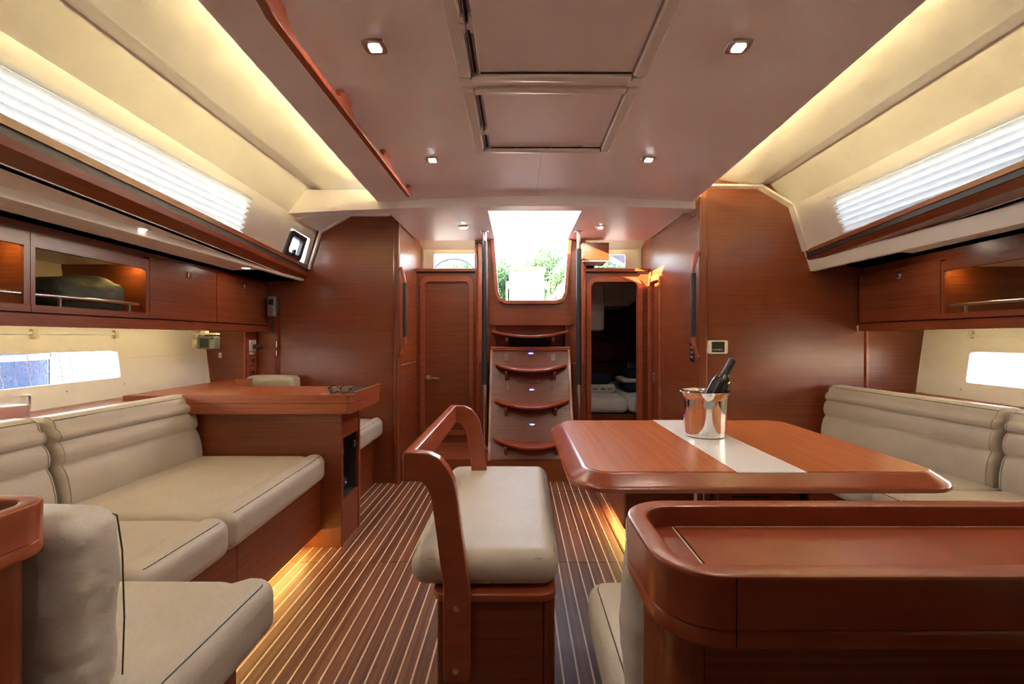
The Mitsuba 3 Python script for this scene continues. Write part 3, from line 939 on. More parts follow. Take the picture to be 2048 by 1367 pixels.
def hatch(y0, y1, lab, catch_y):
    t = thing('roof_hatch', lab, 'roof hatch')
    def fb(x0, x1, ya, yb, z0=-0.010, z1=0.012):
        # soft edged bar following the camber
        m = bevel_prism(rrect(x0, x1, ya, yb, 0.004, 3), z0, z1, 0.007, lambda s, q, w: (s, q, zc(s) + w), 0.03)
        return m
    fw = 0.046
    part(t, 'frame_side', fb(HX0, HX0 + fw, y0 + 0.03, y1 - 0.03), 'frame_white', 30)
    part(t, 'frame_side', fb(HX1 - fw, HX1, y0 + 0.03, y1 - 0.03), 'frame_white', 30)
    part(t, 'frame_end', fb(HX0 + fw, HX1 - fw, y1 - 0.042, y1, -0.013), 'frame_white', 30)
    part(t, 'frame_end', fb(HX0 + fw, HX1 - fw, y0, y0 + 0.044, -0.013), 'frame_white', 30)
    for xa, xb in ((HX0, HX0 + fw), (HX1 - fw, HX1)):
        for ya, yb in ((y0, y0 + 0.03), (y1 - 0.03, y1)):
            c = rrect(xa, xb, ya, yb, 0.012, 4)
            part(t, 'frame_corner', bevel_prism(c, -0.0115, 0.012, 0.006, lambda s, q, w: (s, q, zc(s) + w), 0.006), 'frame_white', 30)
    xi0, xi1 = HX0 + fw, HX1 - fw
    part(t, 'blind_panel', mapped(sbox_(xi0 + 0.034, y0 + 0.04, xi1, y1 - 0.036), 0.004, 0.010, lift, 0.2), 'ceiling_vinyl', 25, label='pale blind panel')
    part(t, 'gap', mapped(sbox_(xi0 - 0.004, y0 + 0.03, xi1 + 0.01, y1 - 0.03), 0.014, 0.04, lift, 0.2), 'black_matt', 25)
    for k, (a, b, m, z) in enumerate(((0.000, 0.006, 'alu_track', -0.003), (0.008, 0.012, 'alu_track', 0.002), (0.022, 0.027, 'alu_track', 0.0), (0.029, 0.034, 'frame_white', -0.001))):
        part(t, 'track_rib', mapped(sbox_(xi0 + a, y0 + 0.036, xi0 + b, y1 - 0.034), z, 0.014, lift), m, False)
    part(t, 'edge_rib', mapped(sbox_(xi1 - 0.006, y0 + 0.036, xi1 - 0.003, y1 - 0.034), -0.002, 0.006, lift), 'alu_track', False)
    part(t, 'edge_gap', mapped(sbox_(xi0 + 0.034, y1 - 0.0445, xi1 - 0.006, y1 - 0.040), -0.001, 0.004, lift), 'black_matt', False)
    for dx in (0.003, 0.028):
        part(t, 'catch', cat(mapped(rrect(xi0 + dx - 0.006, xi0 + dx + 0.006, catch_y - 0.035, catch_y + 0.035, 0.005), -0.014, 0.0, lift),
                             mapped(rrect(xi0 + dx - 0.013, xi0 + dx + 0.004, catch_y - 0.012, catch_y + 0.014, 0.006), -0.018, -0.01, lift)), 'frame_white', 30)


hatch(H1Y0, H1Y1, 'large pale roof hatch with closed blind at the top of the photo', 1.335)
hatch(H2Y0, H2Y1, 'smaller pale roof hatch with closed blind, nearer the companionway', 2.03)
# round access covers by the beam
for x, lab in ((-0.36, 'thin oval cover outline in the ceiling before the beam, left'), (0.55, 'thin oval cover outline in the ceiling before the beam, right')):
    a = np.linspace(0, 2 * np.pi, 48, endpoint=False)
    ring = Polygon(np.column_stack([x + 0.095 * np.cos(a), 2.87 + 0.10 * np.sin(a)])).difference(Polygon(np.column_stack([x + 0.0935 * np.cos(a), 2.87 + 0.0985 * np.sin(a)])))
    one('access_cover', lab, 'cover', mapped(ring, -0.0008, 0.001, lift), 'frame_white', False)

# wooden handrail
hr = []
top = 0.0
prof = [(1.10, 0.0), (1.10, -0.035), (1.20, -0.066), (1.25, -0.068), (2.72, -0.068), (2.755, -0.060), (2.765, 0.0), (2.70, 0.0), (2.68, -0.020), (2.66, -0.045), (2.32, -0.045), (2.29, -0.030), (2.275, 0.0), (2.195, 0.0), (2.18, -0.03), (2.15, -0.045),
        (1.80, -0.045), (1.77, -0.030), (1.755, 0.0), (1.665, 0.0), (1.65, -0.03), (1.62, -0.045), (1.33, -0.045), (1.28, -0.028), (1.255, 0.0)]
hp = Polygon(prof).buffer(0.004).buffer(-0.004)
t = one('handrail', 'long dark wooden handrail under the ceiling on the left', 'handrail',
        bevel_prism(hp, -0.667, -0.641, 0.004, lambda s, t_, w: (w, s, zc(-0.654) - 0.001 + t_), 0.012), 'solid_wood', 35)

# ------------------------------------------------------------------ aft wall: doors, companionway, stairs
# left door with its frame
d1 = 'door_1'
frame_o = sbox_(XWL, 0.165, -0.372, 1.715)
ring_in = rrect(-0.862, -0.412, 0.24, 1.640, 0.06)
struct(d1, mapped(frame_o.difference(ring_in), YDOOR, YDOOR + 0.03, XZ), 'wood_h', False, 'closed wooden aft door on the left with rounded inset panel')
ring = ring_in.difference(rrect(-0.838, -0.436, 0.27, 1.602, 0.045))
part(d1, 'ring', bevel_prism(np.array(ring_in.buffer(0.004).exterior.coords)[:-1], YDOOR - 0.012, YDOOR + 0.02, 0.004, XZ, 0.01) if False else mapped(ring_in.buffer(0.012).difference(rrect(-0.838, -0.436, 0.27, 1.602, 0.045)), YDOOR - 0.014, YDOOR + 0.03, XZ), 'solid_wood', 40)
part(d1, 'panel', mapped(ring_in, YDOOR + 0.014, YDOOR + 0.028, XZ), 'wood_h', False)
hx, hz = (856 - 1036) / 910 * 4.07, 1.1 - (755 - 675) / 910 * 4.07
hd = part(d1, 'handle', cat(tube([(hx, YDOOR + 0.014, hz), (hx, YDOOR - 0.035, hz)], 0.010), tube([(hx, YDOOR - 0.036, hz), (hx + 0.03, YDOOR - 0.038, hz), (hx + 0.105, YDOOR - 0.034, hz - 0.002)], [0.010, 0.009, 0.007])), 'chrome', 40, label='chrome lever handle')
m = lathe([(0, 0), (0.024, 0), (0.022, 0.006), (0.014, 0.010), (0, 0.011)], (0, 0, 0), 28)
m.apply_transform(trimesh.transformations.rotation_matrix(math.pi / 2, [1, 0, 0]))
m.apply_translation((hx, YDOOR + 0.014, hz))
part(d1, 'rosette', m, 'chrome', 40)
# ledge above the doors
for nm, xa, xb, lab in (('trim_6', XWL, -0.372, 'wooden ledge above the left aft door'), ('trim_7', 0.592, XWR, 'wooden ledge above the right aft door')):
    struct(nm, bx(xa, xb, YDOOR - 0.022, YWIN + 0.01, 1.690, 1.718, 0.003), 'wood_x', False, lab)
    part(nm, 'groove', bx(xa, xb, YDOOR - 0.012, YDOOR + 0.005, 1.680, 1.690), 'dark_gap', False)  # dark strip: the shadow line under the ledge, put into the colour

# right door frame, open to the aft cabin
d2 = 'door_2'
fo = sbox_(0.592, 0.165, XWR, 1.70)
op = rrect(0.655, 1.072, 0.22, 1.600, 0.055)
struct(d2, mapped(fo.difference(op), YDOOR, YDOOR + 0.03, XZ), 'wood_h', False, 'open doorway with rounded wooden frame to the aft cabin')
part(d2, 'ring', mapped(op.buffer(0.042).difference(op), YDOOR - 0.016, YDOOR + 0.05, XZ), 'solid_wood', 40)
part(d2, 'strike_plate', bx(0.652, 0.656, YDOOR - 0.004, YDOOR + 0.02, 0.72, 0.78), 'satin_chrome', False)
# side door in the right passage wall
d3 = 'door_3'
struct(d3, mapped(sdoor.buffer(0.02), XWR + 0.022, XWR + 0.040, YZ), 'wood_z', False, 'narrow side door in the wooden right passage wall')
part(d3, 'ring', mapped(sdoor.buffer(0.045).difference(sdoor), XWR - 0.016, XWR + 0.01, YZ), 'solid_wood', 40)
part(d3, 'lock', cat(bx(XWR + 0.006, XWR + 0.024, 3.955, 3.985, 0.71, 0.79, 0.004)), 'satin_chrome', False)

# companionway bulkhead between the doors
rect = sbox_(-0.385, 0.165, 0.605, 1.985)
opening = Polygon([(-0.213, 2.02), (0.441, 2.02), (0.445, 1.965), (0.408, 1.50), (0.385, 1.445), (0.33, 1.425), (-0.10, 1.425), (-0.150, 1.445), (-0.172, 1.50), (-0.212, 1.965)])
opening = opening.buffer(-0.02).buffer(0.02, quad_segs=6)
opening = opening.union(sbox_(-0.213, 1.95, 0.445, 2.1))
stairhole = sbox_(-0.20, 0.17, 0.42, 1.215)
struct('wall_aft', mapped(rect.difference(opening).difference(stairhole), YDOOR - 0.02, YDOOR + 0.01, XZ), 'wood_h', False, 'wooden wall around the companionway opening')
cw = thing('companionway_panel', 'light wooden trapezoid panel with rounded frame around the bright companionway opening', 'panel')
trap = rounded_poly([(-0.275, 1.97), (0.520, 1.97), (0.480, 1.211), (-0.250, 1.211)], 0.022).union(Polygon([(-0.275, 1.97), (0.520, 1.97), (0.518, 1.90), (-0.273, 1.90)]))
part(cw, 'board', mapped(trap.difference(opening), YDOOR - 0.052, YDOOR - 0.02, XZ), 'wood_h', False)
ringo = opening.buffer(0.026, quad_segs=6).difference(opening).intersection(sbox_(-1, 0, 1, 1.967))
part(cw, 'frame', mapped(ringo, YDOOR - 0.085, YDOOR + 0.012, XZ), 'solid_wood', 30, label='rounded wooden frame of the opening')
# recess behind the top step
struct('wall_aft_recess', bx(-0.30, 0.52, 4.19, 4.21, 0.1, 1.30), 'solid_wood', False, 'dark wooden back of the recess behind the stairs')
part('wall_aft_recess', 'black_panel', bx(-0.118, 0.262, 4.175, 4.191, 1.015, 1.105), 'black_gloss', False, label='black panel behind the top step')

# stairs
st = thing('companionway_stairs', 'steep wooden companionway stairs with curved steps and blue lights', 'stairs')


def slope_y(z):
    return 3.50 + (z - 0.16) / (0.99 - 0.16) * 0.34


SL0, SL1 = -0.232, 0.436
v = []
panel_pts = [(slope_y(0.16), 0.162), (slope_y(0.99), 0.99), (slope_y(0.99) + 0.36, 0.99), (slope_y(0.16) + 0.60, 0.162)]
part(st, 'front_panel', mapped(Polygon(panel_pts), SL0 + 0.02, SL1 - 0.02, lambda s, t, w: (w, s, t)), 'wood_h', False)
for xa, xb in ((SL0, SL0 + 0.020), (SL1 - 0.020, SL1)):
    side = [(slope_y(0.16) - 0.018, 0.150), (slope_y(0.99) - 0.018, 1.0), (slope_y(0.99) + 0.36, 1.0), (slope_y(0.16) + 0.60, 0.150)]
    part(st, 'side', mapped(Polygon(side), xa, xb, lambda s, t, w: (w, s, t)), 'solid_wood', False)
part(st, 'plinth', bx(SL0 - 0.02, SL1 + 0.04, 3.478, 3.52, 0.0, 0.158), 'wood_h', False)
part(st, 'top_rail', bx(SL0, SL1, slope_y(0.99) - 0.012, slope_y(0.99) + 0.03, 0.990, 1.024, 0.004), 'solid_wood', False)


def tread(x0, x1, yback, ymid, yend_, z, rise, thick=0.022):
    xs = np.linspace(x0, x1, 33)
    u = (xs - (x0 + x1) / 2) / ((x1 - x0) / 2)
    loops = []
    for x, q in zip(xs, u):
        yf = ymid + (yend_ - ymid) * q ** 2
        zz = z + rise * q ** 2
        e = 0.006
        sec = [(yback, zz), (yf + e, zz), (yf, zz - e), (yf, zz - thick + e), (yf + e, zz - thick), (yback, zz - thick)]
        loops.append(np.array([(x, a, b) for a, b in sec]))
    return stack_loops(loops), xs, u


for k, (z, ym, ye, x0, x1) in enumerate(((1.120, 3.73, 3.93, -0.225, 0.437), (0.848, 3.595, 3.73, -0.186, 0.402), (0.570, 3.49, 3.64, -0.190, 0.412), (0.288, 3.375, 3.53, -0.196, 0.420))):
    yb = 4.19 if k == 0 else slope_y(z) + 0.03
    m, xs, u = tread(x0, x1, yb, ym, ye, z, 0.040 if k else 0.045)
    tr = part(st, 'step', m, 'solid_wood', 25)
    for bxx in (-0.095, 0.296):
        zt = z - 0.018
        h = 0.115 if k else 0.10
        pr = Polygon([(yb - 0.01, zt), (ym + 0.05, zt), (ym + 0.065, zt - 0.02), (yb - 0.02, zt - h)]) if k else Polygon([(4.19, zt), (3.82, zt), (3.84, zt - 0.03), (3.95, zt - h), (4.19, zt - h)])
        part(tr, 'bracket', mapped(pr, bxx - 0.011, bxx + 0.011, lambda s, t, w: (w, s, t)), 'solid_wood', False)
for k, z in enumerate((0.966, 0.675, 0.412)):
    y = slope_y(z)
    a = math.atan2(0.34, 0.83)
    ca, sa = math.cos(a), math.sin(a)
    xm = 0.108 if k == 0 else 0.112

    def onslope(s, t_, w):
        # s along x, t up the slope, w out of it
        return xm + s, y + t_ * sa - w * ca, z + t_ * ca + w * sa
    L = part(st, 'step_light', mapped(Polygon([(0.033 * math.cos(q), 0.011 * math.sin(q)) for q in np.linspace(0, 2 * np.pi, 28)[:-1]]), 0.0, 0.006, onslope), 'chrome', False, label='oval blue step light')
    part(L, 'diode', bevel_prism(rrect(-0.018, 0.018, -0.006, 0.006, 0.003), 0.004, 0.010, 0.002, onslope, 0.003), 'lens_off', 30, np.array([0.05, 0.085, 5.0]))
for xq in (-0.098, 0.295):
    y, z = slope_y(0.935), 0.935

    def onsl(s, t_, w):
        return xq + s, y + t_ * sa - w * ca, z + t_ * ca + w * sa
    H = part(st, 'hinge', mapped(rrect(-0.018, 0.018, 0.0, 0.032, 0.006), 0.0, 0.005, onsl), 'chrome', False, label='small polished hinge')
    part(H, 'leaf', mapped(rrect(-0.018, 0.018, -0.032, -0.002, 0.006), 0.0, 0.005, onsl), 'chrome', False)
    part(H, 'screw', cat(*[mapped(rrect(a_ - 0.003, a_ + 0.003, b_ - 0.003, b_ + 0.003, 0.0028), 0.005, 0.0058, onsl) for a_, b_ in ((-0.009, 0.022), (0.009, 0.022), (0.0, 0.010))]), 'black_matt', False)
for xq in (-0.088, 0.283):
    for q in range(3):
        zq = 0.720 - 0.018 * q
        xx = xq + 0.006 * (q % 2)
        yq = slope_y(zq)
        part(st, 'peg', bx(xx - 0.004, xx + 0.004, yq - 0.004, yq + 0.004, zq - 0.004, zq + 0.004, 0.001), 'chrome', False)

# poles beside the stairs, and the round posts behind them
for xq, lab, zt in ((-0.272, 'left', 1.885), (0.494, 'right', 1.822)):
    t = thing('grab_pole', f'steel grab pole with black grip at the {lab} side of the companionway stairs', 'pole')
    yq = 3.70
    part(t, 'pole', cyl((xq, yq, 0.24), (xq, yq, 1.967), 0.0165), 'steel', 60)
    part(t, 'grip', cyl((xq, yq, 0.72), (xq, yq, zt), 0.0215), 'black_rubber', 60, label='black rubber grip')
    part(t, 'flange', lathe([(0, 0.006), (0.034, 0.006), (0.034, 0.001), (0.028, -0.004), (0, -0.006)], (xq, yq, 1.961), 32), 'chrome', 40)
    sgn = 1 if xq < 0 else -1
    q = np.linspace(0, np.pi / 2, 8)
    bend = [(xq + sgn * 0.045 * (1 - math.cos(a)), yq, 0.24 - 0.045 * math.sin(a)) for a in q]
    part(t, 'foot', tube([(xq, yq, 0.26)] + bend, 0.0165, 14), 'chrome', 40)
for xa, xb, lab in ((-0.372, -0.285, 'left'), (0.532, 0.602, 'right')):
    xm, r = (xa + xb) / 2, (xb - xa) / 2
    t = thing('round_post', f'round wooden post behind the {lab} grab pole', 'post')
    part(t, 'post', mapped(rrect(xa, xb, 4.00, 4.075, 0.03), 0.165, 1.955 - 0.03, XY), 'solid_wood', 40)
    part(t, 'cap', mapped(rrect(xa - 0.003, xb + 0.003, 3.997, 4.078, 0.03), 1.925, 1.935, XY), 'black_matt', 40)
# panel corners beside the foot of the stairs
for xa, xb, lab in ((-0.335, -0.262, 'left'), (0.465, 0.56, 'right')):
    one('side_board', f'wooden board beside the foot of the stairs, {lab} side', 'panel', bx(xa, xb, 3.90, 3.985, 0.165, 0.885, 0.003), 'wood_h', False)

# grab handles on the passage corners
for sd, x0, y0, lab, za, zb in ((LEFT, -0.888, 3.432, 'left', 1.630, 0.968), (RIGHT, 1.160, 2.925, 'right', 1.655, 0.975)):
    t = thing('grab_handle', f'upright wooden grab handle with black grip on the {lab} passage corner', 'grab handle')
    sg = -sd.sg                      # towards the middle of the boat
    zs = np.linspace(zb, za, 26)
    k = (zs - zb) / (za - zb)
    offs = 0.034 * np.clip(np.minimum(k, 1 - k) / 0.16, 0, 1) ** 0.7
    path = [(x0 + sg * o, y0, z) for z, o in zip(zs, offs)]
    part(t, 'bar', tube(path, 0.013, 12), 'solid_wood', 50)
    g0, g1 = (1.512, 1.108)
    if sd.sg > 0:
        g0, g1 = 1.514, 1.106
    part(t, 'grip', tube([(x0 + sg * 0.034, y0, z) for z in np.linspace(g1, g0, 6)], 0.0165, 16), 'black_rubber', 50, label='black leather grip')

# small box under the ceiling right of the opening
t = thing('ceiling_locker', 'small wooden box under the ceiling in front of the right aft window', 'box')
zt, zb_ = 1.1 + (675 - 485) / 910 * 3.95, 1.1 + (675 - 513) / 910 * 3.95
part(t, 'body', bx(0.560, 0.79, 3.95, 4.25, 1.772, 1.926, 0.003), 'wood_h', False)
part(t, 'underside', mapped(Polygon([(0.565, 3.955), (0.785, 3.955), (0.700, 4.25), (0.565, 4.25)]), 1.762, 1.772, XY), 'soffit_white', False)
part(t, 'bracket', bx(0.565, 0.70, 4.18, 4.25, 1.745, 1.763), 'black_matt', False)

# panes of the transom windows
for k, (nm, w, lab) in enumerate((('window_4', wl, 'left'), ('window_5', wr, 'right'))):
    x0, z0, x1, z1 = w.bounds
    struct(nm, TM([(x0 - 0.01, YWIN + 0.02, z0 - 0.01), (x1 + 0.01, YWIN + 0.02, z0 - 0.01), (x1 + 0.01, YWIN + 0.02, z1 + 0.01), (x0 - 0.01, YWIN + 0.02, z1 + 0.01)], [[0, 1, 2], [0, 2, 3]]), 'pane_glass', False, f'pane of the small aft window above the {lab} door')

# ------------------------------------------------------------------ aft cabin behind the open doorway
AW = 'wood_h'
struct('wall_aft_cabin', cat(bx(0.55, 2.5, 6.60, 6.63, 0.0, 1.70), bx(0.53, 0.56, 4.11, 6.63, 0.0, 1.70), bx(2.4, 2.43, 4.11, 6.63, 0.0, 1.70), bx(1.20, 2.43, 4.09, 4.11, 0.0, 1.70)), AW, False, 'dark wooden walls of the aft cabin')
struct('ceiling_aft_cabin', bx(0.53, 2.43, 4.09, 6.63, 1.688, 1.71), 'cream', False, 'pale ceiling of the aft cabin')
struct('floor_aft_cabin', bx(0.5, 2.45, 4.85, 6.65, 0.05, 0.10), AW, False, 'floor of the aft cabin')
lk = thing('locker_front', 'dim wooden locker fronts at the back of the aft cabin', 'cabinet')
part(lk, 'upper_board', bx(0.6, 2.39, 6.40, 6.60, 1.405, 1.60, 0.003), AW, False)
part(lk, 'door', bx(0.6, 1.545, 6.48, 6.60, 0.80, 1.125, 0.003), AW, False)
part(lk, 'door', bx(1.555, 2.39, 6.48, 6.60, 0.80, 1.125, 0.003), AW, False)
part(lk, 'lower_board', bx(0.6, 2.39, 6.44, 6.60, 0.775, 0.797), AW, False)
part(lk, 'knob', lathe([(0, 0.0), (0.016, 0.0), (0.014, 0.01), (0, 0.013)], (0, 0, 0), 20).apply_transform(trimesh.transformations.rotation_matrix(math.pi / 2, [1, 0, 0])).apply_translation((1.44, 6.478, 1.042)), 'chrome', 40)
vt = thing('vent_grille', 'small cream louvred vent grille at the back of the aft cabin', 'vent')
part(vt, 'frame', mapped(sbox_(1.585, 0.575, 1.86, 0.800).difference(sbox_(1.605, 0.60, 1.84, 0.775)), 6.575, 6.605, XZ), 'cream_plastic', False)
for q in range(9):
    part(vt, 'slat', bx(1.605, 1.84, 6.582, 6.598, 0.607 + q * 0.019, 0.617 + q * 0.019), 'cream_plastic', False)
ln = thing('cabin_liner', 'pale moulded liner at the top of the aft cabin', 'liner')
part(ln, 'column', rbox(0.565, 0.945, 4.95, 5.30, 1.175, 1.684, 0.04, 5, 3), 'gelcoat', 40)
part(ln, 'overhead', mapped(Polygon([(0.95, 1.684), (0.95, 1.475), (1.30, 1.475), (1.47, 1.60), (1.70, 1.684)]), 5.35, 6.2, XZ), 'cream', False)
berth = one('berth_board', 'wooden front board of the aft cabin berth', 'bed frame', bx(0.57, 2.39, 4.56, 4.585, 0.16, 0.335, 0.003), AW, False)
one('mattress', 'left mattress with pale sheet seen through the open doorway', 'mattress', rbox(0.60, 1.118, 4.585, 6.40, 0.335, 0.49, 0.055, 6, 6, 0.012), 'linen', 50)
one('mattress', 'right mattress with pale sheet at the doorway edge', 'mattress', rbox(1.122, 2.38, 4.585, 6.40, 0.335, 0.49, 0.055, 6, 6, 0.012), 'linen', 50)
rp = thing('rolled_blanket', 'rolled white blanket printed with dark ship wheels on the left mattress', 'blanket')
RX0, RX1, RY, RZ, RR = 0.66, 1.065, 4.97, 0.545, 0.057
part(rp, 'roll', rbox(RX0, RX1, RY - RR, RY + RR, RZ - RR, RZ + RR, 0.05, 8, 5), 'linen', 60)


def onroll(s, t, w):
    a = t / RR
    return s, RY - (RR + w) * np.cos(a), RZ + (RR + w) * np.sin(a)


for xq in (0.835, 0.915, 0.99):
    ring = Polygon([(0.021 * math.cos(a), 0.021 * math.sin(a)) for a in np.linspace(0, 2 * np.pi, 25)[:-1]]).difference(Polygon([(0.016 * math.cos(a), 0.016 * math.sin(a)) for a in np.linspace(0, 2 * np.pi, 25)[:-1]]))
    sp = [affinity.rotate(sbox_(-0.029, -0.0018, 0.029, 0.0018), a, origin=(0, 0)) for a in (0, 45, 90, 135)]
    wheel = affinity.translate(shapely.union_all([ring, Polygon([(0.006 * math.cos(a), 0.006 * math.sin(a)) for a in np.linspace(0, 2 * np.pi, 13)[:-1]])] + sp), xq, 0.005)
    part(rp, 'wheel_print', mapped(wheel, -0.0005, 0.0006, onroll, 0.012), 'print_dark', False, label='dark ship wheel print')
one('pillow', 'dark navy pillow lying on the rolled printed blanket', 'pillow', rbox(0.66, 1.015, 4.90, 5.25, 0.600, 0.705, 0.05, 6, 4, 0.01), 'navy_cloth', 60)
one('pillow', 'lower dark navy pillow of the stack on the right mattress', 'pillow', rbox(1.185, 1.62, 5.0, 5.4, 0.488, 0.600, 0.052, 6, 4, 0.01), 'navy_cloth', 60)
one('pillow', 'pale grey pillow in the middle of the stack on the right mattress', 'pillow', rbox(1.155, 1.60, 5.02, 5.42, 0.600, 0.648, 0.024, 6, 4, 0.004), 'linen', 60)
one('pillow', 'topmost dark navy pillow of the stack on the right mattress', 'pillow', rbox(1.21, 1.62, 5.04, 5.42, 0.648, 0.735, 0.042, 6, 4, 0.01), 'navy_cloth', 60)

# ------------------------------------------------------------------ outside
ck = thing('cockpit', 'white cockpit deck seen through the companionway', 'boat deck')
part(ck, 'sole', bx(-0.50, 0.50, 4.66, 9.5, 1.05, 1.10), 'teak', False)
for xa, xb in ((-2.6, -0.53), (0.53, 2.7)):
    part(ck, 'bench', bx(xa, xb, 4.42, 9.5, 1.735, 1.78, 0.01), 'gelcoat', False)
tb = thing('cockpit_table', 'white cockpit table with pale wooden top seen through the companionway', 'table')
part(tb, 'body', bx(-0.118, 0.345, 6.0, 6.95, 1.10, 1.985, 0.02), 'gelcoat', 30)
part(tb, 'top', bx(-0.108, 0.370, 5.98, 6.97, 1.985, 2.036, 0.01), 'teak', 30)
for xq in (-0.148, 0.402):
    part(tb, 'rail', tube([(xq, 5.98, 1.10), (xq, 5.98, 1.80), (xq + (0.01 if xq < 0 else -0.01), 6.0, 1.86), (xq, 6.9, 1.86)], 0.016, 12), 'steel', 50)
for xc, lab in ((-0.99, 'left'), (1.21, 'right')):
    wt = thing('steering_wheel', f'large thin steering wheel of the cockpit seen through the {lab} aft window', 'wheel')
    a = np.linspace(0, 2 * np.pi, 65)[:-1]
    part(wt, 'rim', tube(np.column_stack([xc + 0.40 * np.cos(a), np.full(64, 7.0), 1.91 + 0.40 * np.sin(a)]), 0.014, 10, True), 'navy_cloth', 60)
    for q in range(5):
        b = math.radians(90 + 72 * q + (8 if xc < 0 else 0))
        part(wt, 'spoke', cyl((xc, 7.0, 1.91), (xc + 0.4 * math.cos(b), 7.0, 1.91 + 0.4 * math.sin(b)), 0.008, 8), 'steel', 60)
    part(wt, 'hub', cyl((xc, 6.96, 1.91), (xc, 7.06, 1.91), 0.05, 20), 'steel', 40)
    part(wt, 'pedestal', rbox(xc - 0.13, xc + 0.13, 7.05, 7.3, 1.785, 2.00, 0.05, 4, 2), 'gelcoat', 40)
one('canvas_cover', 'dark blue canvas cover outside the right aft window', 'canvas', mapped(Polygon([(0.98, 2.085), (1.25, 2.14), (1.9, 2.15), (1.9, 1.72), (1.30, 1.90)]), 5.2, 5.22, XZ), 'navy_cloth', False)
struct('water', bx(-60, 60, -50, 90, -1.0, -0.9), 'water_surface', False, 'harbour water around the boat')


def hull_boat(name, lab, x0, x1, y0, y1, bsdf, ztop):
    P = rounded_poly([(x0, y0), (x1, y0), (x1, y1), (x0, y1)], min(0.9, 0.45 * abs(x1 - x0)))
    R = resample(P, 0.25)
    c = R.mean(0)
    loops = [np.column_stack([(R - c) * k + c, np.full(len(R), z)]) for k, z in ((0.90, -0.95), (0.97, 0.0), (1.0, ztop * 0.6), (1.0, ztop), (0.97, ztop + 0.05))]
    t = thing(name, lab, 'boat')
    part(t, 'hull', stack_loops(loops), bsdf, 40)
    part(t, 'deckhouse', rbox(x0 + 0.25 * (x1 - x0), x1 - 0.25 * (x1 - x0), y0 + 0.25 * (y1 - y0), y1 - 0.25 * (y1 - y0), ztop, ztop + 0.35, 0.15, 4, 2), 'white_hull', 40)
    part(t, 'stripe', stack_loops([np.column_stack([(R - c) * 1.002 + c, np.full(len(R), z)]) for z in (ztop * 0.90, ztop * 0.96)]), 'white_hull', 40)


hull_boat('moored_boat', 'dark blue hull of the boat moored outside the left hull window', -8.6, -4.6, -7.0, 5.0, 'navy_hull', 0.98)
hull_boat('moored_boat', 'pale boat beyond the blue hull, at the right end of the left hull window', -13.0, -8.8, 5.0, 26.0, 'white_hull', 1.6)
hull_boat('moored_boat', 'pale hull of the boat moored outside the right hull window', 5.4, 9.4, -8.0, 14.0, 'pale_hull', 1.25)


fb = thing('flybridge', 'added unseen upper deck that keeps direct sun off the left blind', 'boat')  # added, unseen: slab on pillars that shades the left cabin window from the sun
part(fb, 'deck', bx(-7.6, -5.2, -5.5, 2.0, 2.72, 3.75, 0.05), 'white_hull', False)
for y in (-5.0, -1.5, 1.9):
    part(fb, 'pillar', bx(-6.4, -6.3, y - 0.05, y + 0.05, 0.9, 2.72), 'white_hull', False)


def tree(x, y, h, r, lab, n=9000, seed=1):
    rg = np.random.default_rng(seed)
    t = thing('tree', lab, 'tree', None)
    part(t, 'trunk', tube([(x, y, -0.9), (x + 0.1, y, h * 0.4), (x, y, h * 0.75)], [0.22, 0.16, 0.07], 10), 'bark', 50)
    cl = rg.normal(size=(16, 3))
    cl /= np.linalg.norm(cl, axis=1, keepdims=True)
    cl = cl * rg.uniform(0.35, 0.85, (16, 1)) * np.array([r, r, h * 0.33]) + np.array([x, y, h * 0.66])
    ci = rg.integers(0, 16, n)
    d = rg.normal(size=(n, 3))
    d /= np.linalg.norm(d, axis=1, keepdims=True)
    P = cl[ci] + d * rg.uniform(0.55, 1.0, (n, 1)) * r * 0.42
    u = rg.normal(size=(n, 3))
    u /= np.linalg.norm(u, axis=1, keepdims=True)
    w = np.cross(u, rg.normal(size=(n, 3)))
    w /= np.linalg.norm(w, axis=1, keepdims=True)
    s = rg.uniform(0.05, 0.12, (n, 1))
    V = np.stack([P - u * s, P - w * s * 0.5, P + u * s, P + w * s * 0.5], 1).reshape(-1, 3)
    k = np.arange(n)[:, None] * 4
    part(t, 'foliage', TM(V, np.vstack([k + [0, 1, 2], k + [0, 2, 3]])), 'leaf_green', False)


for k, (x, y, h, r, lab) in enumerate(((2.0, 27.0, 6.6, 2.0, 'leafy tree behind the cockpit table, right of the middle'), (-0.4, 30.0, 6.4, 1.9, 'leafy tree above the left edge of the cockpit table'), (-3.0, 28.0, 6.0, 2.2, 'leafy tree seen through the left aft window'),
                                      (-6.0, 30.0, 6.6, 2.4, 'leafy tree at the left end of the left aft window'), (4.6, 28.0, 6.4, 2.1, 'leafy tree behind the ceiling box by the right aft window'), (7.6, 29.0, 5.8, 2.3, 'leafy tree seen through the right aft window'))):
    tree(x, y, h, r, lab, 9000, 20 + k)
struct('ground', bx(-60, 60, 22, 90, -1.0, -0.6), 'bark', False, 'shore behind the boat')

# ------------------------------------------------------------------ left side: sofa, ledge, chart table


def taper(m, y0, k, xa, xb):
    """Shift the face at xb by k per metre of y, none at xa."""
    m = m.copy()
    v = m.vertices.copy()
    v[:, 0] += k * (v[:, 1] - y0) * (v[:, 0] - xa) / (xb - xa)
    m.vertices = v
    return m


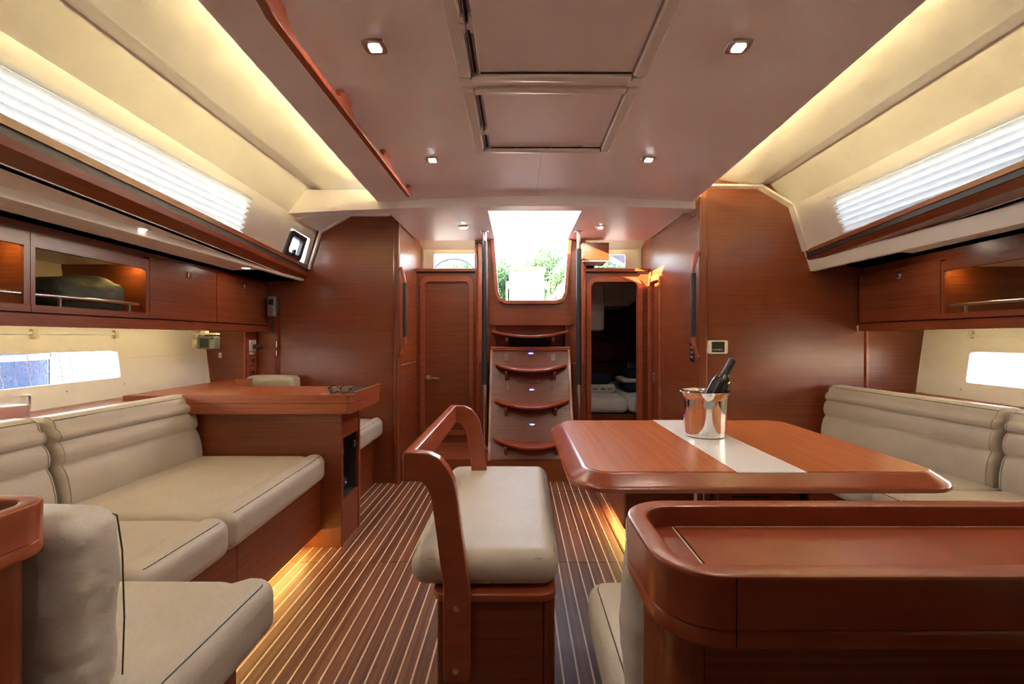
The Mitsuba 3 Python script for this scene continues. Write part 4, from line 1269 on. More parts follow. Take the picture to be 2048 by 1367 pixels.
def seat(lab, x0, x1, y0, y1, z0, z1, front, bsdf='leather', k=0.0, groove=0.10, group=None, r=0.036):
    """A seat cushion; front: the axis and sign of its front edge ('+x', '-x', '+y', '-y')."""
    m = rbox(x0, x1, y0, y1, z0, z1, r, 7, 40, 0.006)
    v = m.vertices.copy()
    top = v[:, 2] > (z0 + z1) / 2
    ax = 0 if front[1] == 'x' else 1
    lo, hi = ((x0, x1), (y0, y1))[ax]
    f = hi if front[0] == '+' else lo
    sgn = 1 if front[0] == '+' else -1
    d = (f - v[:, ax]) * sgn
    if groove:
        v[top, 2] -= 0.007 * np.exp(-((d[top] - groove) / 0.014) ** 2)
        v[top, 2] += 0.010 * np.exp(-((d[top] - groove * 0.5) / (groove * 0.35)) ** 2)
    v[:, 2] += 0.004 * (meshkit.noise(v * 5.0, 3) - 0.5) * top
    m.vertices = v
    t = thing('seat_cushion', lab, 'cushion', group)
    xa, xb = (x0, x1) if front == '+x' else (x1, x0)
    mm = taper(m, y0, k, xa, xb) if k else m
    part(t, 'pad', mm, bsdf, 60)
    a = math.radians(58)
    e, h = r - r * math.cos(a) - 0.0006, z1 - r + r * math.sin(a) + 0.0060 * (1 if groove else 0.3)
    c = 0.03
    pts = []
    if ax == 0:
        X = f - sgn * e
        pts = [(X - sgn * c, y0 + e, h), (X - sgn * c * 0.3, y0 + e + c * 0.3, h)] + [(X, y, h) for y in np.linspace(y0 + c + e, y1 - c - e, 12)] + [(X - sgn * c * 0.3, y1 - e - c * 0.3, h), (X - sgn * c, y1 - e, h)]
    else:
        Y = f - sgn * e
        pts = [(x0 + e, Y - sgn * c, h), (x0 + e + 0.3 * c, Y - sgn * 0.3 * c, h)] + [(x, Y, h) for x in np.linspace(x0 + c + e, x1 - c - e, 12)] + [(x1 - e - 0.3 * c, Y - sgn * 0.3 * c, h), (x1 - e, Y - sgn * c, h)]
    s = tube(pts, 0.0013, 6)
    part(t, 'seam', taper(s, y0, k, xa, xb) if k else s, 'seam_dark', False)
    return t


seat('large taupe leather seat cushion of the left sofa, beside the chart table', -1.66, -0.976, 1.553, 2.384, 0.362, 0.488, '+x', k=-0.034)
seat('middle taupe leather seat cushion of the left sofa', -1.66, -0.974, 1.165, 1.550, 0.362, 0.486, '+x')
seat('nearest taupe leather seat cushion of the left sofa, at the bottom left of the photo', -1.66, -0.612, 0.50, 1.163, 0.362, 0.490, '+x', k=0.0)


def backrest(name, lab, sg, xb, xt, z0, z1, seams, y0, y1, k, yref, thick=0.11, bulge=0.017, bsdf='leather'):
    """A channelled back cushion. xb, xt: front at bottom and top; it faces away from the side sg."""
    F = []
    zs = [z0] + list(seams) + [z1 - 0.045]
    xf = lambda z: xb + (xt - xb) * (z - z0) / (z1 - 0.045 - z0)
    for a, b in zip(zs[:-1], zs[1:]):
        for q in np.linspace(0, 1, 9)[:-1]:
            z = a + (b - a) * q
            F.append((xf(z) - sg * (bulge * math.sin(math.pi * q) ** 0.55 if q > 0 else 0.0), z))
    R = 0.045
    for q in np.linspace(0, np.pi / 2, 7):
        F.append((xf(z1 - R) + sg * (R - R * math.cos(q)), z1 - R + R * math.sin(q)))
    B = xf(z1) + sg * thick
    for q in np.linspace(np.pi / 2, 0, 6):
        F.append((B - sg * (0.03 - 0.03 * math.cos(q)), z1 - 0.03 + 0.03 * math.sin(q)))
    F.append((B, z0 + 0.1))
    F.append((xb + sg * thick, z0))
    P = np.array(F)
    m = soft_prism(P, y0, y1, 0.022, lambda s, t, w: (s + k * (w - yref), w, t), 6, 14)
    v = m.vertices.copy()
    v[:, 0] += 0.003 * (meshkit.noise(v * np.array([6, 9, 9.0]), 5) - 0.5)
    m.vertices = v
    t = thing(name, lab, 'cushion')
    part(t, 'pad', m, bsdf, 38)
    for y in (y0 + 0.018, y1 - 0.018):
        pts = [(x - sg * 0.0008 + k * (y - yref), y, z) for x, z in F[:-8]]
        part(t, 'stitching', tube(pts, 0.0012, 5), 'stitch', False)
    q = F[len(zs) * 8 - 8 + 3]
    pts = [(q[0] - sg * 0.0006 + k * (y - yref), y, q[1]) for y in np.linspace(y0 + 0.02, y1 - 0.02, 8)]
    part(t, 'seam', tube(pts, 0.0012, 5), 'seam_dark', False)
    return t


backrest('back_cushion', 'taupe leather back cushion of the left sofa beside the chart table', -1, -1.645, -1.695, 0.452, 0.806, [0.628, 0.715], 1.664, 2.378, 0.018, 2.38)
backrest('back_cushion', 'taupe leather back cushion of the left sofa at the left edge of the photo', -1, -1.645, -1.700, 0.452, 0.812, [0.628, 0.715], 0.82, 1.646, 0.018, 2.38)
# sofa base
sbm = thing('sofa_base', 'wooden base of the left sofa with strip light below', 'sofa base')
part(sbm, 'front_panel', bx(-1.055, -1.035, 1.678, 2.388, 0.092, 0.362), 'wood_h', False)
part(sbm, 'front_panel', bx(-1.055, -1.035, 1.13, 1.675, 0.092, 0.362), 'wood_h', False)
part(sbm, 'end_panel', bx(-0.72, -0.70, 0.50, 1.13, 0.06, 0.362), 'wood_h', False)
part(sbm, 'end_front', bx(-1.05, -0.70, 1.11, 1.13, 0.06, 0.362), 'wood_h', False)
part(sbm, 'top_board', bx(-1.95, -1.04, 0.50, 2.388, 0.342, 0.361), 'wood_y', False)
part(sbm, 'top_board', bx(-1.1, -0.71, 0.50, 1.125, 0.342, 0.361), 'wood_y', False)
part(sbm, 'kick_board', bx(-1.14, -1.125, 1.13, 2.388, 0.0, 0.345), 'wood_y', False)
part(sbm, 'light_strip', bx(-1.118, -1.106, 1.16, 2.375, 0.078, 0.086), 'lens_off', False, AMBER * TOE_POWER, label='warm strip light under the base')
# ledge along the hull and chart table
lg = thing('side_ledge', 'wooden ledge along the cream hull side behind the left sofa', 'ledge')
ledge = Polygon([(LEFT.hull(-0.6, 0.77) - 0.01, -0.6), (-1.83, -0.6), (-1.83, 2.36), (LEFT.hull(2.36, 0.77) - 0.01, 2.36)])
part(lg, 'board', mapped(ledge, 0.752, 0.774, XY), 'wood_y', False)
part(lg, 'front', bx(-1.85, -1.83, -0.6, 2.385, 0.30, 0.774), 'wood_h', False)
aftl = Polygon([(LEFT.hull(2.362, 0.77) - 0.01, 2.362), (-2.06, 2.362), (-2.10, 3.298), (LEFT.hull(3.298, 0.77) - 0.01, 3.298)])
part(lg, 'lid', mapped(aftl, 0.756, 0.774, XY), 'wood_y', False)
for y in (2.50, 2.83, 3.135):
    hm = part(lg, 'hinge', bx(-2.135, -2.10, y - 0.03, y + 0.03, 0.774, 0.778, 0.001), 'chrome', False, label='small chrome hinge')
    part(hm, 'knuckle', cyl((-2.117, y - 0.03, 0.780), (-2.117, y + 0.03, 0.780), 0.005, 10), 'chrome', 40)

ct = thing('chart_table', 'wooden chart table with rounded corner and open dark compartment in its side', 'desk')
TX = -0.852
plan = Polygon([(-2.058, 2.345), (TX, 2.325), (TX, 2.835), (-1.73, 2.835), (-1.98, 3.296), (-2.098, 3.296)])
rimP = rounded_poly([(-1.80, 2.335), (TX, 2.325), (TX, 2.835), (-1.80, 2.835)], 0.035)
# front corner rounded only
part(ct, 'top', mapped(plan.buffer(-0.012).union(sbox_(-2.05, 2.36, -1.7, 3.28).intersection(plan)), 0.765, 0.800, XY), 'wood_x', False)
fro = affinity.translate(rounded_poly([(-1.735, 2.325), (TX, 2.325), (TX, 2.835), (-1.735, 2.835)], 0.032), 0, 0)
inn = sbox_(-1.80, 2.349, TX - 0.024, 2.835).buffer(-0.008).buffer(0.008)
rimsh = fro.difference(sbox_(-1.80, 2.349, TX - 0.024, 2.90))
part(ct, 'rim', mapped(rimsh, 0.7645, 0.806, XY), 'wood_x', 25)
part(ct, 'side_fiddle', bx(TX - 0.022, TX, 2.40, 2.833, 0.7645, 0.816, 0.003), 'wood_y', False)
part(ct, 'lower_rim', mapped(fro.buffer(-0.0012), 0.710, 0.7632, XY), 'wood_x', 25)
part(ct, 'black_pad', bx(-1.005, -0.885, 2.47, 2.80, 0.800, 0.803), 'black_matt', False, label='black inset pad')
part(ct, 'seat_corner', mapped(Polygon([(-1.88, 3.02), (-1.76, 2.84), (-1.70, 2.86), (-1.80, 3.08)]), 0.79, 0.825, XY), 'wood_x', False)
part(ct, 'end_panel', mapped(rrect(-1.70, -0.925, 2.390, 2.415, 0.006), 0.0, 0.709, XY), 'wood_h', 30)
part(ct, 'back_panel', bx(-1.70, -0.93, 2.640, 2.655, 0.0, 0.709), 'wood_h', False)
part(ct, 'upper_panel', bx(-0.94, -0.927, 2.416, 2.640, 0.566, 0.709), 'wood_h', False)
part(ct, 'lower_panel', bx(-0.94, -0.927, 2.416, 2.640, 0.0, 0.238), 'wood_h', False)
part(ct, 'edge_strip', bx(-0.932, -0.921, 2.640, 2.658, 0.0, 0.709, 0.002), 'solid_wood', False)
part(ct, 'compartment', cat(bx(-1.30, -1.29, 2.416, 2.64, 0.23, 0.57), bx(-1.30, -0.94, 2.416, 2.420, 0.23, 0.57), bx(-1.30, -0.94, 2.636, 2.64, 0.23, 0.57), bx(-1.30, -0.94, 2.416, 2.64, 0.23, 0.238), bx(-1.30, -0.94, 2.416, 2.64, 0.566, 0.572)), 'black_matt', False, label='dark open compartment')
for y in (2.424, 2.610):
    part(ct, 'catch', bx(-0.952, -0.932, y - 0.008, y + 0.012, 0.475, 0.515, 0.004), 'chrome', 30, label='chrome catch')
part(ct, 'button', cyl((-0.928, 2.55, 0.690), (-0.922, 2.55, 0.690), 0.008, 14), 'satin_chrome', 40)
bg = trimesh.creation.icosphere(4, 1.0)
v = bg.vertices * np.array([0.09, 0.085, 0.055])
v *= (0.85 + 0.4 * meshkit.fbm(bg.vertices * 3.0, 3, 4))[:, None]
one('pouch', 'crumpled black shiny pouch in the compartment of the chart table', 'pouch', TM(v + [-1.05, 2.53, 0.292], bg.faces), 'black_gloss', 60)

# sunglasses on the chart table
sg_ = thing('sunglasses', 'black sunglasses with brown round lenses on the chart table', 'sunglasses')
gx, gy, gz = -0.945, 2.40, 0.806
mat('lens_brown', color=(0.05, 0.02, 0.012), roughness=0.05, specular=0.6, clearcoat=1.0, clearcoat_gloss=0.95)
for s in (-1, 1):
    a = np.linspace(0, 2 * np.pi, 33)[:-1]
    c = np.column_stack([gx + s * 0.032 + 0.024 * np.cos(a), gy - 0.006 * s + 0.012 * np.sin(a), gz + 0.022 + 0.020 * np.sin(a)])
    part(sg_, 'rim', tube(c, 0.0028, 8, True), 'black_gloss', 60)
    fan = np.vstack([c, c.mean(0) + [0, -0.004, 0]])
    i = np.arange(32)
    ff = np.stack([i, (i + 1) % 32, np.full(32, 32)], 1)
    part(sg_, 'lens', cat(TM(fan, ff), TM(fan + [0, 0.002, 0], ff[:, ::-1])), 'lens_brown', 60)
    part(sg_, 'temple', tube([(gx + s * 0.056, gy, gz + 0.030), (gx + s * 0.058, gy + 0.03, gz + 0.022), (gx + s * 0.030, gy + 0.055, gz + 0.006), (gx - s * 0.01, gy + 0.06, gz + 0.003)], 0.0026, 8), 'black_gloss', 60)
part(sg_, 'bridge', tube([(gx - 0.009, gy, gz + 0.028), (gx, gy - 0.003, gz + 0.031), (gx + 0.009, gy, gz + 0.028)], 0.0024, 8), 'black_gloss', 60)
one('key_ring', 'small metal key lying beside the sunglasses on the chart table', 'key', cat(bx(-1.025, -0.99, 2.375, 2.383, 0.805, 0.808, 0.001), lathe([(0.003, 0), (0.009, 0), (0.009, 0.002), (0.003, 0.002), (0.003, 0)], (-1.027, 2.379, 0.8055), 16)), 'chrome', 40)

# chart table seat
seat('taupe leather seat cushion behind the chart table', -1.70, -1.018, 2.86, 3.445, 0.362, 0.492, '+x', groove=0.085)
ns = thing('seat_base', 'wooden base of the seat behind the chart table', 'seat base')
part(ns, 'front_panel', bx(-1.115, -1.095, 2.90, 3.448, 0.0, 0.362), 'wood_h', False)
part(ns, 'top_board', bx(-1.75, -1.10, 2.90, 3.448, 0.345, 0.361), 'wood_x', False)
nb = thing('back_cushion', 'rounded taupe back cushion standing behind the chart table', 'cushion')
part(nb, 'pad', rot(rbox(-1.97, -1.615, 3.27, 3.40, 0.50, 0.822, 0.035, 7, 6, 0.006), -3, [0, 0, 1], [-1.8, 3.33, 0.6]), 'leather', 60)
part(nb, 'seam', tube([(-1.915, 3.262, 0.70), (-1.912, 3.264, 0.78), (-1.908, 3.285, 0.816), (-1.905, 3.36, 0.822)], 0.0014, 6), 'seam_dark', False)

# instruments at the chart table
cp_ = thing('chart_plotter', 'grey chart plotter hanging under the left overhead cabinets', 'navigation device')
px0, px1, pz0, pz1, py = -2.135, -2.012, 1.022, 1.110, 3.02
part(cp_, 'housing', rbox(px0, px1, py, py + 0.06, pz0, pz1, 0.010, 5, 2), 'grey_plastic', 40)
part(cp_, 'screen', bx(px0 + 0.022, px0 + 0.082, py - 0.002, py + 0.004, pz0 + 0.012, pz1 - 0.014, 0.001), 'black_gloss', False)
for q in range(4):
    for r_ in range(2):
        part(cp_, 'button', rbox(px1 - 0.030 + r_ * 0.013, px1 - 0.021 + r_ * 0.013, py - 0.003, py + 0.003, pz0 + 0.010 + q * 0.014, pz0 + 0.018 + q * 0.014, 0.003, 3, 1), 'satin_chrome', 40)
part(cp_, 'dial', cyl((px1 - 0.018, py - 0.004, pz1 - 0.014), (px1 - 0.018, py + 0.004, pz1 - 0.014), 0.006, 16), 'black_rubber', 40)
part(cp_, 'bracket', cat(bx(px0 - 0.03, px1, py + 0.01, py + 0.05, pz1 + 0.010, pz1 + 0.022), bx(px0 - 0.010, px0 + 0.002, py + 0.01, py + 0.05, pz0 + 0.02, pz1 + 0.02), bx(px0 + 0.02, px0 + 0.05, py + 0.01, py + 0.05, pz1 + 0.02, 1.178)), 'cream_plastic', False)
part(cp_, 'knob', cyl((px0 - 0.035, py + 0.022, 1.062), (px0 - 0.004, py + 0.022, 1.062), 0.028, 24).apply_transform(trimesh.transformations.rotation_matrix(0.9, [0, 0, 1], [px0 - 0.02, py + 0.022, 1.062])), 'cream_plastic', 40, label='round cream clamp knob')
one('wall_socket_plate', 'small white two hole plate on the wooden panel below the chart plotter', 'wall plate', cat(bx(-2.168, -2.150, 3.293, 3.301, 0.955, 0.992, 0.001)), 'white_plastic', False)
tagk = 'wall_socket_plate__hole'
for q in (0.966, 0.981):
    part('wall_socket_plate', 'hole', cyl((-2.159, 3.2935, q), (-2.159, 3.2920, q), 0.0035, 10), 'black_matt', False)
so = thing('socket_board', 'upright dark wooden board with sockets beside the left bulkhead', 'socket panel')
part(so, 'board', bx(-1.992, -1.978, 3.315, 3.446, 0.78, 1.145, 0.002), 'solid_wood', False)
part(so, 'socket', bx(-1.980, -1.970, 3.345, 3.425, 0.998, 1.083, 0.003), 'white_plastic', False, label='white mains socket')
part(so, 'small_plate', bx(-1.980, -1.974, 3.345, 3.40, 0.975, 0.993, 0.001), 'white_plastic', False)
for z in (0.892, 0.802):
    k = part(so, 'switch_frame', mapped(rrect(3.34, 3.425, z, z + 0.080, 0.006).difference(rrect(3.352, 3.413, z + 0.012, z + 0.068, 0.004)), -1.980, -1.972, lambda s, t, w: (w, s, t)), 'chrome', 30, label='chrome framed socket')
    part(k, 'insert', bx(-1.979, -1.975, 3.352, 3.413, z + 0.012, z + 0.068), 'solid_wood', False)
    part(k, 'jack', cyl((-1.976, 3.395, z + 0.04), (-1.970, 3.395, z + 0.04), 0.012, 16), 'black_gloss', 40)
one('power_plug', 'black power plug in the white socket beside the left bulkhead', 'plug', cat(rbox(-1.970, -1.915, 3.372, 3.402, 1.020, 1.050, 0.012, 5, 2), cyl((-1.925, 3.387, 1.033), (-1.900, 3.387, 1.026), 0.008, 12)), 'black_rubber', 50)
vh = thing('radio_handset', 'dark radio handset hanging at the end of the left overhead cabinets', 'radio handset')
hz0, hz1, hx0, hx1 = 1.255, 1.415, -1.872, -1.808
part(vh, 'body', rbox(hx0, hx1, 3.385, 3.425, hz0, hz1, 0.016, 5, 3), 'grey_plastic', 50)
part(vh, 'screen', bx(hx0 + 0.014, hx1 - 0.012, 3.383, 3.388, 1.345, 1.385, 0.001), 'black_gloss', False)
for q in range(3):
    part(vh, 'button', rbox(hx0 + 0.014 + q * 0.014, hx0 + 0.024 + q * 0.014, 3.381, 3.388, 1.318, 1.328, 0.003, 3, 1), 'satin_chrome' if q else 'red_plastic', 40)
part(vh, 'red_button', rbox(hx0 + 0.022, hx0 + 0.036, 3.381, 3.388, 1.290, 1.304, 0.004, 3, 1), 'red_plastic', 40, label='red button')
part(vh, 'holder', rbox(hx0 - 0.012, hx1 + 0.004, 3.42, 3.448, 1.28, 1.39, 0.008, 4, 2), 'black_rubber', 40)
part(vh, 'cord', tube([(-1.84, 3.41, 1.255), (-1.835, 3.415, 1.22), (-1.86, 3.42, 1.19), (-1.845, 3.425, 1.165), (-1.85, 3.43, 1.14)], 0.006, 8), 'black_rubber', 50)
ly = thing('lanyard', 'dark red lanyard hanging from the radio handset before the left bulkhead', 'strap')


def ribbon(pts, w, t=0.0012):
    P = np.array(pts)
    return cat(*[stack_loops([np.array([(p[0] - w, p[1] - t, p[2]), (p[0] + w, p[1] - t, p[2]), (p[0] + w, p[1] + t, p[2]), (p[0] - w, p[1] + t, p[2])]) for p in P])])


part(ly, 'strap', ribbon([(-1.822, 3.425, 1.30), (-1.818, 3.43, 1.18), (-1.822, 3.43, 1.05), (-1.835, 3.43, 0.92), (-1.838, 3.43, 0.83)], 0.006), 'lanyard_red', False)
part(ly, 'strap', ribbon([(-1.818, 3.42, 1.30), (-1.815, 3.422, 1.12), (-1.816, 3.422, 0.95), (-1.822, 3.422, 0.80)], 0.005), 'lanyard_red', False)
for z0, z1 in ((1.03, 1.075), (0.965, 1.005)):
    part(ly, 'white_print', bx(-1.819, -1.812, 3.4195, 3.4208, z0, z1), 'white_plastic', False, label='white print on the strap')

# bag in the open shelf
bs_ = rbox(-2.13, -1.85, 1.83, 2.16, 1.212, 1.345, 0.05, 7, 14, 0.015)
v = bs_.vertices.copy()
v[:, 2] += (0.035 * (meshkit.fbm(v * 7.0, 3, 2) - 0.5) + 0.020 * np.exp(-((v[:, 1] - 2.06) / 0.06) ** 2)) * np.clip((v[:, 2] - 1.22) / 0.12, 0, 1)
v[:, 0] += 0.02 * (meshkit.fbm(v * 11.0, 3, 9) - 0.5)
bs_.vertices = v
bgk = thing('soft_bag', 'dark green soft bag lying in the open shelf behind the fiddle rail', 'bag')
part(bgk, 'body', bs_, 'bag_fabric', 60)
part(bgk, 'flap', TM((rbox(-2.09, -1.842, 2.03, 2.15, 1.27, 1.352, 0.035, 6, 6).vertices), rbox(-2.09, -1.842, 2.03, 2.15, 1.27, 1.352, 0.035, 6, 6).faces), 'bag_fabric', 60)

# candle glass on the ledge
cg = thing('candle_glass', 'clear glass with pink candle on the ledge at the left edge of the photo', 'candle')
gx, gy, gz = -2.00, 1.795, 0.774
part(cg, 'glass', lathe([(0, 0), (0.050, 0), (0.053, 0.004), (0.054, 0.095), (0.0505, 0.0965), (0.0495, 0.094), (0.0485, 0.010), (0, 0.008)], (gx, gy, gz), 40), 'clear_glass', 40)
part(cg, 'candle', lathe([(0, 0.010), (0.047, 0.010), (0.047, 0.058), (0.040, 0.060), (0, 0.060)], (gx, gy, gz), 32), 'wax_pink', 40, label='pink wax')

# grey back cushion leaning on the left galley unit
pm = rbox(-1.55, -0.705, 0.706, 0.816, 0.488, 0.808, 0.032, 8, 30, 0.010)
v = pm.vertices.copy()
v[:, 1] += 0.016 * (meshkit.fbm(v * np.array([7, 7, 9.0]), 3, 3) - 0.5)
v[:, 0] += 0.020 * (meshkit.fbm(v * np.array([7, 9, 10.0]), 3, 8) - 0.5)
pm.vertices = v
t = thing('back_cushion', 'grey wrinkled leather back cushion at the bottom left beside the wooden tray', 'cushion')
part(t, 'pad', pm, 'leather_grey', 70)
part(t, 'seam', tube([(-0.90, 0.722, 0.803), (-0.80, 0.728, 0.806), (-0.745, 0.745, 0.806), (-0.722, 0.79, 0.800), (-0.712, 0.808, 0.785), (-0.708, 0.814, 0.72), (-0.706, 0.816, 0.60), (-0.706, 0.812, 0.50)], 0.0014, 8), 'seam_dark', 40)

# ------------------------------------------------------------------ near galley units with raised rims


def rim_sweep(P, prof):
    """Sweep the closed profile (inward offset, z) around the loop P."""
    if Polygon(P).exterior.is_ccw is False:
        P = P[::-1]
    N = loop_normals(P)
    n, k = len(P), len(prof)
    V = np.vstack([np.column_stack([P - N * d, np.full(n, z)]) for d, z in prof])
    i = np.arange(n)
    F = []
    for a in range(k):
        b0, b1 = a * n, ((a + 1) % k) * n
        F.append(np.stack([b0 + i, b0 + (i + 1) % n, b1 + (i + 1) % n], 1))
        F.append(np.stack([b0 + i, b1 + (i + 1) % n, b1 + i], 1))
    m = TM(V, np.vstack(F))
    return outward(m)


def galley_unit(lab, x0, x1, y0, y1, r, groove_x):
    t = thing('galley_unit', lab, 'cabinet')
    P = rrect(x0, x1, y0, y1, r, 14)
    L = resample(P, 0.008)
    ZR = 0.860
    e = 0.005
    part(t, 'rim', rim_sweep(L, [(0, 0.806), (0, ZR - e), (e * 0.3, ZR - e * 0.3), (e, ZR), (0.027 - e, ZR), (0.027 - e * 0.3, ZR - e * 0.3), (0.027, ZR - e), (0.027, 0.806)]), 'solid_wood', 35)
    part(t, 'lower_rim', rim_sweep(L, [(0.001, 0.786), (0.0, 0.789), (0.0, 0.801), (0.002, 0.8045), (0.03, 0.8045), (0.03, 0.786)]), 'solid_wood', 35)
    part(t, 'tray', mapped(P.buffer(-0.026), 0.818, 0.8315, XY), 'solid_wood', False)
    if groove_x is not None:
        gx0, gy0, gy1 = groove_x, y0 + 0.034, y1 - 0.032
        part(t, 'tray_panel', bx(gx0, x1 - 0.05, gy0, gy1, 0.8316, 0.8325, 0.0003), 'solid_wood', False)
        part(t, 'groove', bx(gx0 - 0.0025, gx0 - 0.0002, gy0, gy1, 0.8313, 0.8320), 'dark_gap', False)
        part(t, 'inlay_line', bx(gx0 - 0.0042, gx0 - 0.0026, gy0, gy1, 0.8313, 0.8323), 'inlay_maple', False)
        part(t, 'inlay_line', bx(gx0, x1 - 0.05, gy1 + 0.0005, gy1 + 0.002, 0.8313, 0.8323), 'inlay_maple', False)
    body = P.buffer(-0.022)
    part(t, 'body', mapped(body.intersection(sbox_(x0 + (0.05 if groove_x else 0), y0, x1 - (0 if groove_x else 0.05), y1)), 0.0, 0.786, XY), 'wood_h', 25)
    if groove_x is not None:
        part(t, 'corner_post', mapped(body.intersection(sbox_(x0, y0, x0 + 0.0495, y1)), 0.0, 0.786, XY), 'wood_z', 30)
    else:
        part(t, 'corner_post', mapped(body.intersection(sbox_(x1 - 0.0495, y0, x1, y1)), 0.0, 0.786, XY), 'wood_z', 30)
    # joints across the rim near the corner
    for yq in (y0, y1):
        xq = (x0 + r + 0.006) if groove_x is not None else (x1 - r - 0.006)
        part(t, 'rim_joint', bx(xq - 0.0005, xq + 0.0005, yq - 0.0004, yq + 0.0004, 0.788, 0.858), 'dark_gap', False)
    return t


galley_unit('wooden galley unit with raised rim and inset top in the right foreground', 0.148, 1.75, 0.458, 0.676, 0.066, 0.222)
galley_unit('wooden galley unit with raised rim at the bottom left edge of the photo', -1.75, -0.697, 0.30, 0.700, 0.055, None)

# forward seat of the dining corner, against the right galley unit
seat('taupe leather seat cushion between the stool and the right foreground unit', 0.176, 1.50, 0.70, 1.163, 0.362, 0.490, '-x', groove=0.0, r=0.042)
ob = thing('seat_base', 'wooden base of the seat against the right foreground unit', 'seat base')
part(ob, 'box', bx(0.225, 1.5, 0.68, 1.12, 0.0, 0.361, 0.004), 'wood_h', False)
bm = rbox(0.186, 1.50, 0.700, 0.806, 0.488, 0.812, 0.030, 7, 26, 0.010)
v = bm.vertices.copy()
v[:, 0] += 0.020 * (meshkit.fbm(v * np.array([9, 9, 12.0]), 3, 18) - 0.5)
bm.vertices = v
t = thing('back_cushion', 'grey leather back cushion peeking out left of the right foreground unit', 'cushion')
part(t, 'pad', bm, 'leather_grey', 70)

# ------------------------------------------------------------------ stool
stl = thing('bench_stool', 'wooden bench stool with taupe leather seat and rounded wooden backrest', 'stool')
part(stl, 'body', bx(-0.185, 0.066, 1.206, 2.0, 0.0, 0.405), 'wood_h', False)
for xa, xb in ((-0.215, -0.184), (0.066, 0.098)):
    part(stl, 'corner_post', mapped(rrect(xa, xb, 1.203, 2.0, 0.012), 0.0, 0.405, XY), 'wood_z', 40)
slab = rrect(-0.228, 0.103, 1.192, 2.03, 0.045)
part(stl, 'seat_board', bevel_prism(slab, 0.405, 0.427, 0.005, XY, 0.012), 'solid_wood', 35)
cu = rbox(-0.290, 0.108, 1.214, 2.075, 0.430, 0.522, 0.042, 8, 16, 0.008)
v = cu.vertices.copy()
v[:, 0] += np.where(v[:, 0] > -0.09, 1, 0) * 0.022 * (v[:, 1] - 1.214) - np.where(v[:, 0] < -0.09, 1, 0) * 0.012 * (v[:, 1] - 1.214)
cu.vertices = v
part(stl, 'cushion', cu, 'leather', 60)


def around(x0, x1, y0, y1, r, z, step=0.02):
    L = resample(rrect(x0, x1, y0, y1, r, 8), step)
    P = np.column_stack([L, np.full(len(L), z)])
    P[:, 0] += np.where(P[:, 0] > -0.09, 1, 0) * 0.022 * (P[:, 1] - 1.214) - np.where(P[:, 0] < -0.09, 1, 0) * 0.012 * (P[:, 1] - 1.214)
    return P


part(stl, 'seam', tube(around(-0.286, 0.104, 1.2175, 2.071, 0.040, 0.5005), 0.0016, 6, True), 'seam_dark', False)
part(stl, 'stitching', tube(around(-0.282, 0.100, 1.2215, 2.067, 0.038, 0.5075), 0.0009, 5, True), 'seam_dark', False)
part(stl, 'seam', tube([(-0.068, 1.2125, 0.497), (-0.068, 1.2105, 0.47), (-0.068, 1.2125, 0.445)], 0.0010, 5), 'seam_dark', False)
outline = [(-0.2965, 0.795), (-0.2945, 0.803), (-0.285, 0.807), (-0.258, 0.806), (-0.230, 0.8035), (-0.2006, 0.789), (-0.179, 0.762), (-0.1646, 0.7336), (-0.1556, 0.682), (-0.144, 0.591), (-0.127, 0.469), (-0.1234, 0.425), (-0.1234, 0.2257), (-0.1286, 0.2154), (-0.1877, 0.2154), (-0.193, 0.223),
           (-0.193, 0.4636), (-0.2019, 0.529), (-0.212, 0.613), (-0.2237, 0.6886), (-0.2327, 0.7143), (-0.2456, 0.7284), (-0.262, 0.7330), (-0.284, 0.7336), (-0.2945, 0.738), (-0.2965, 0.746)]
fr = Polygon(outline).buffer(0.004, quad_segs=3).buffer(-0.008, quad_segs=3).buffer(0.004, quad_segs=3)
nearf = bevel_prism(fr, 1.166, 1.200, 0.0045, XZ, 0.008)
farf = bevel_prism(fr, 1.965, 1.998, 0.0045, XZ, 0.008)
railp = rrect(-0.2965, -0.266, 0.7336, 0.8065, 0.005, 4)
railm = bevel_prism(railp, 1.168, 1.996, 0.003, XZ, 0.006)
part(stl, 'backrest', railm, 'solid_wood', 40)
part(stl, 'backrest_frame', nearf, 'solid_wood', 40)
part(stl, 'backrest_frame', farf, 'solid_wood', 40)
for u, v_ in ((912.6, 1217), (911, 1342)):
    x, z = (u - 1036) / 910 * 1.166, 1.1 - (v_ - 675) / 910 * 1.166
    m = lathe([(0, 0.0022), (0.004, 0.0018), (0.0065, 0.0012), (0.0085, 0)], (0, 0, 0), 24)
    m.apply_transform(trimesh.transformations.rotation_matrix(math.pi / 2, [1, 0, 0]))
    m.apply_translation((x, 1.166, z))
    part(stl, 'screw', m, 'satin_chrome', 40)

# ------------------------------------------------------------------ dining table
dt = thing('dining_table', 'wooden dining table with white centre strip and wide sloping edge', 'table')
TXA, TXB, TYA, TYB = 0.155, 1.318, 1.304, 2.262
L = resample(rrect(TXA, TXB, TYA, TYB, 0.125, 16), 0.012)
LN = loop_normals(L if Polygon(L).exterior.is_ccw else L[::-1])
if not Polygon(L).exterior.is_ccw:
    L = L[::-1]
loops = [np.column_stack([L - LN * d, np.full(len(L), z)]) for d, z in ((0.006, 0.652), (0.001, 0.654), (0.0, 0.658), (0.0, 0.665), (0.003, 0.6695), (0.010, 0.6745), (0.044, 0.6945), (0.052, 0.698), (0.060, 0.6988))]
part(dt, 'edge', stack_loops(loops), 'solid_wood', 32)
topP = rrect(TXA + 0.056, TXB - 0.056, TYA + 0.056, TYB - 0.056, 0.072, 12)
part(dt, 'top', mapped(topP.difference(sbox_(0.652, 0, 0.862, 3)), 0.690, 0.7000, XY), 'table_wood', False)
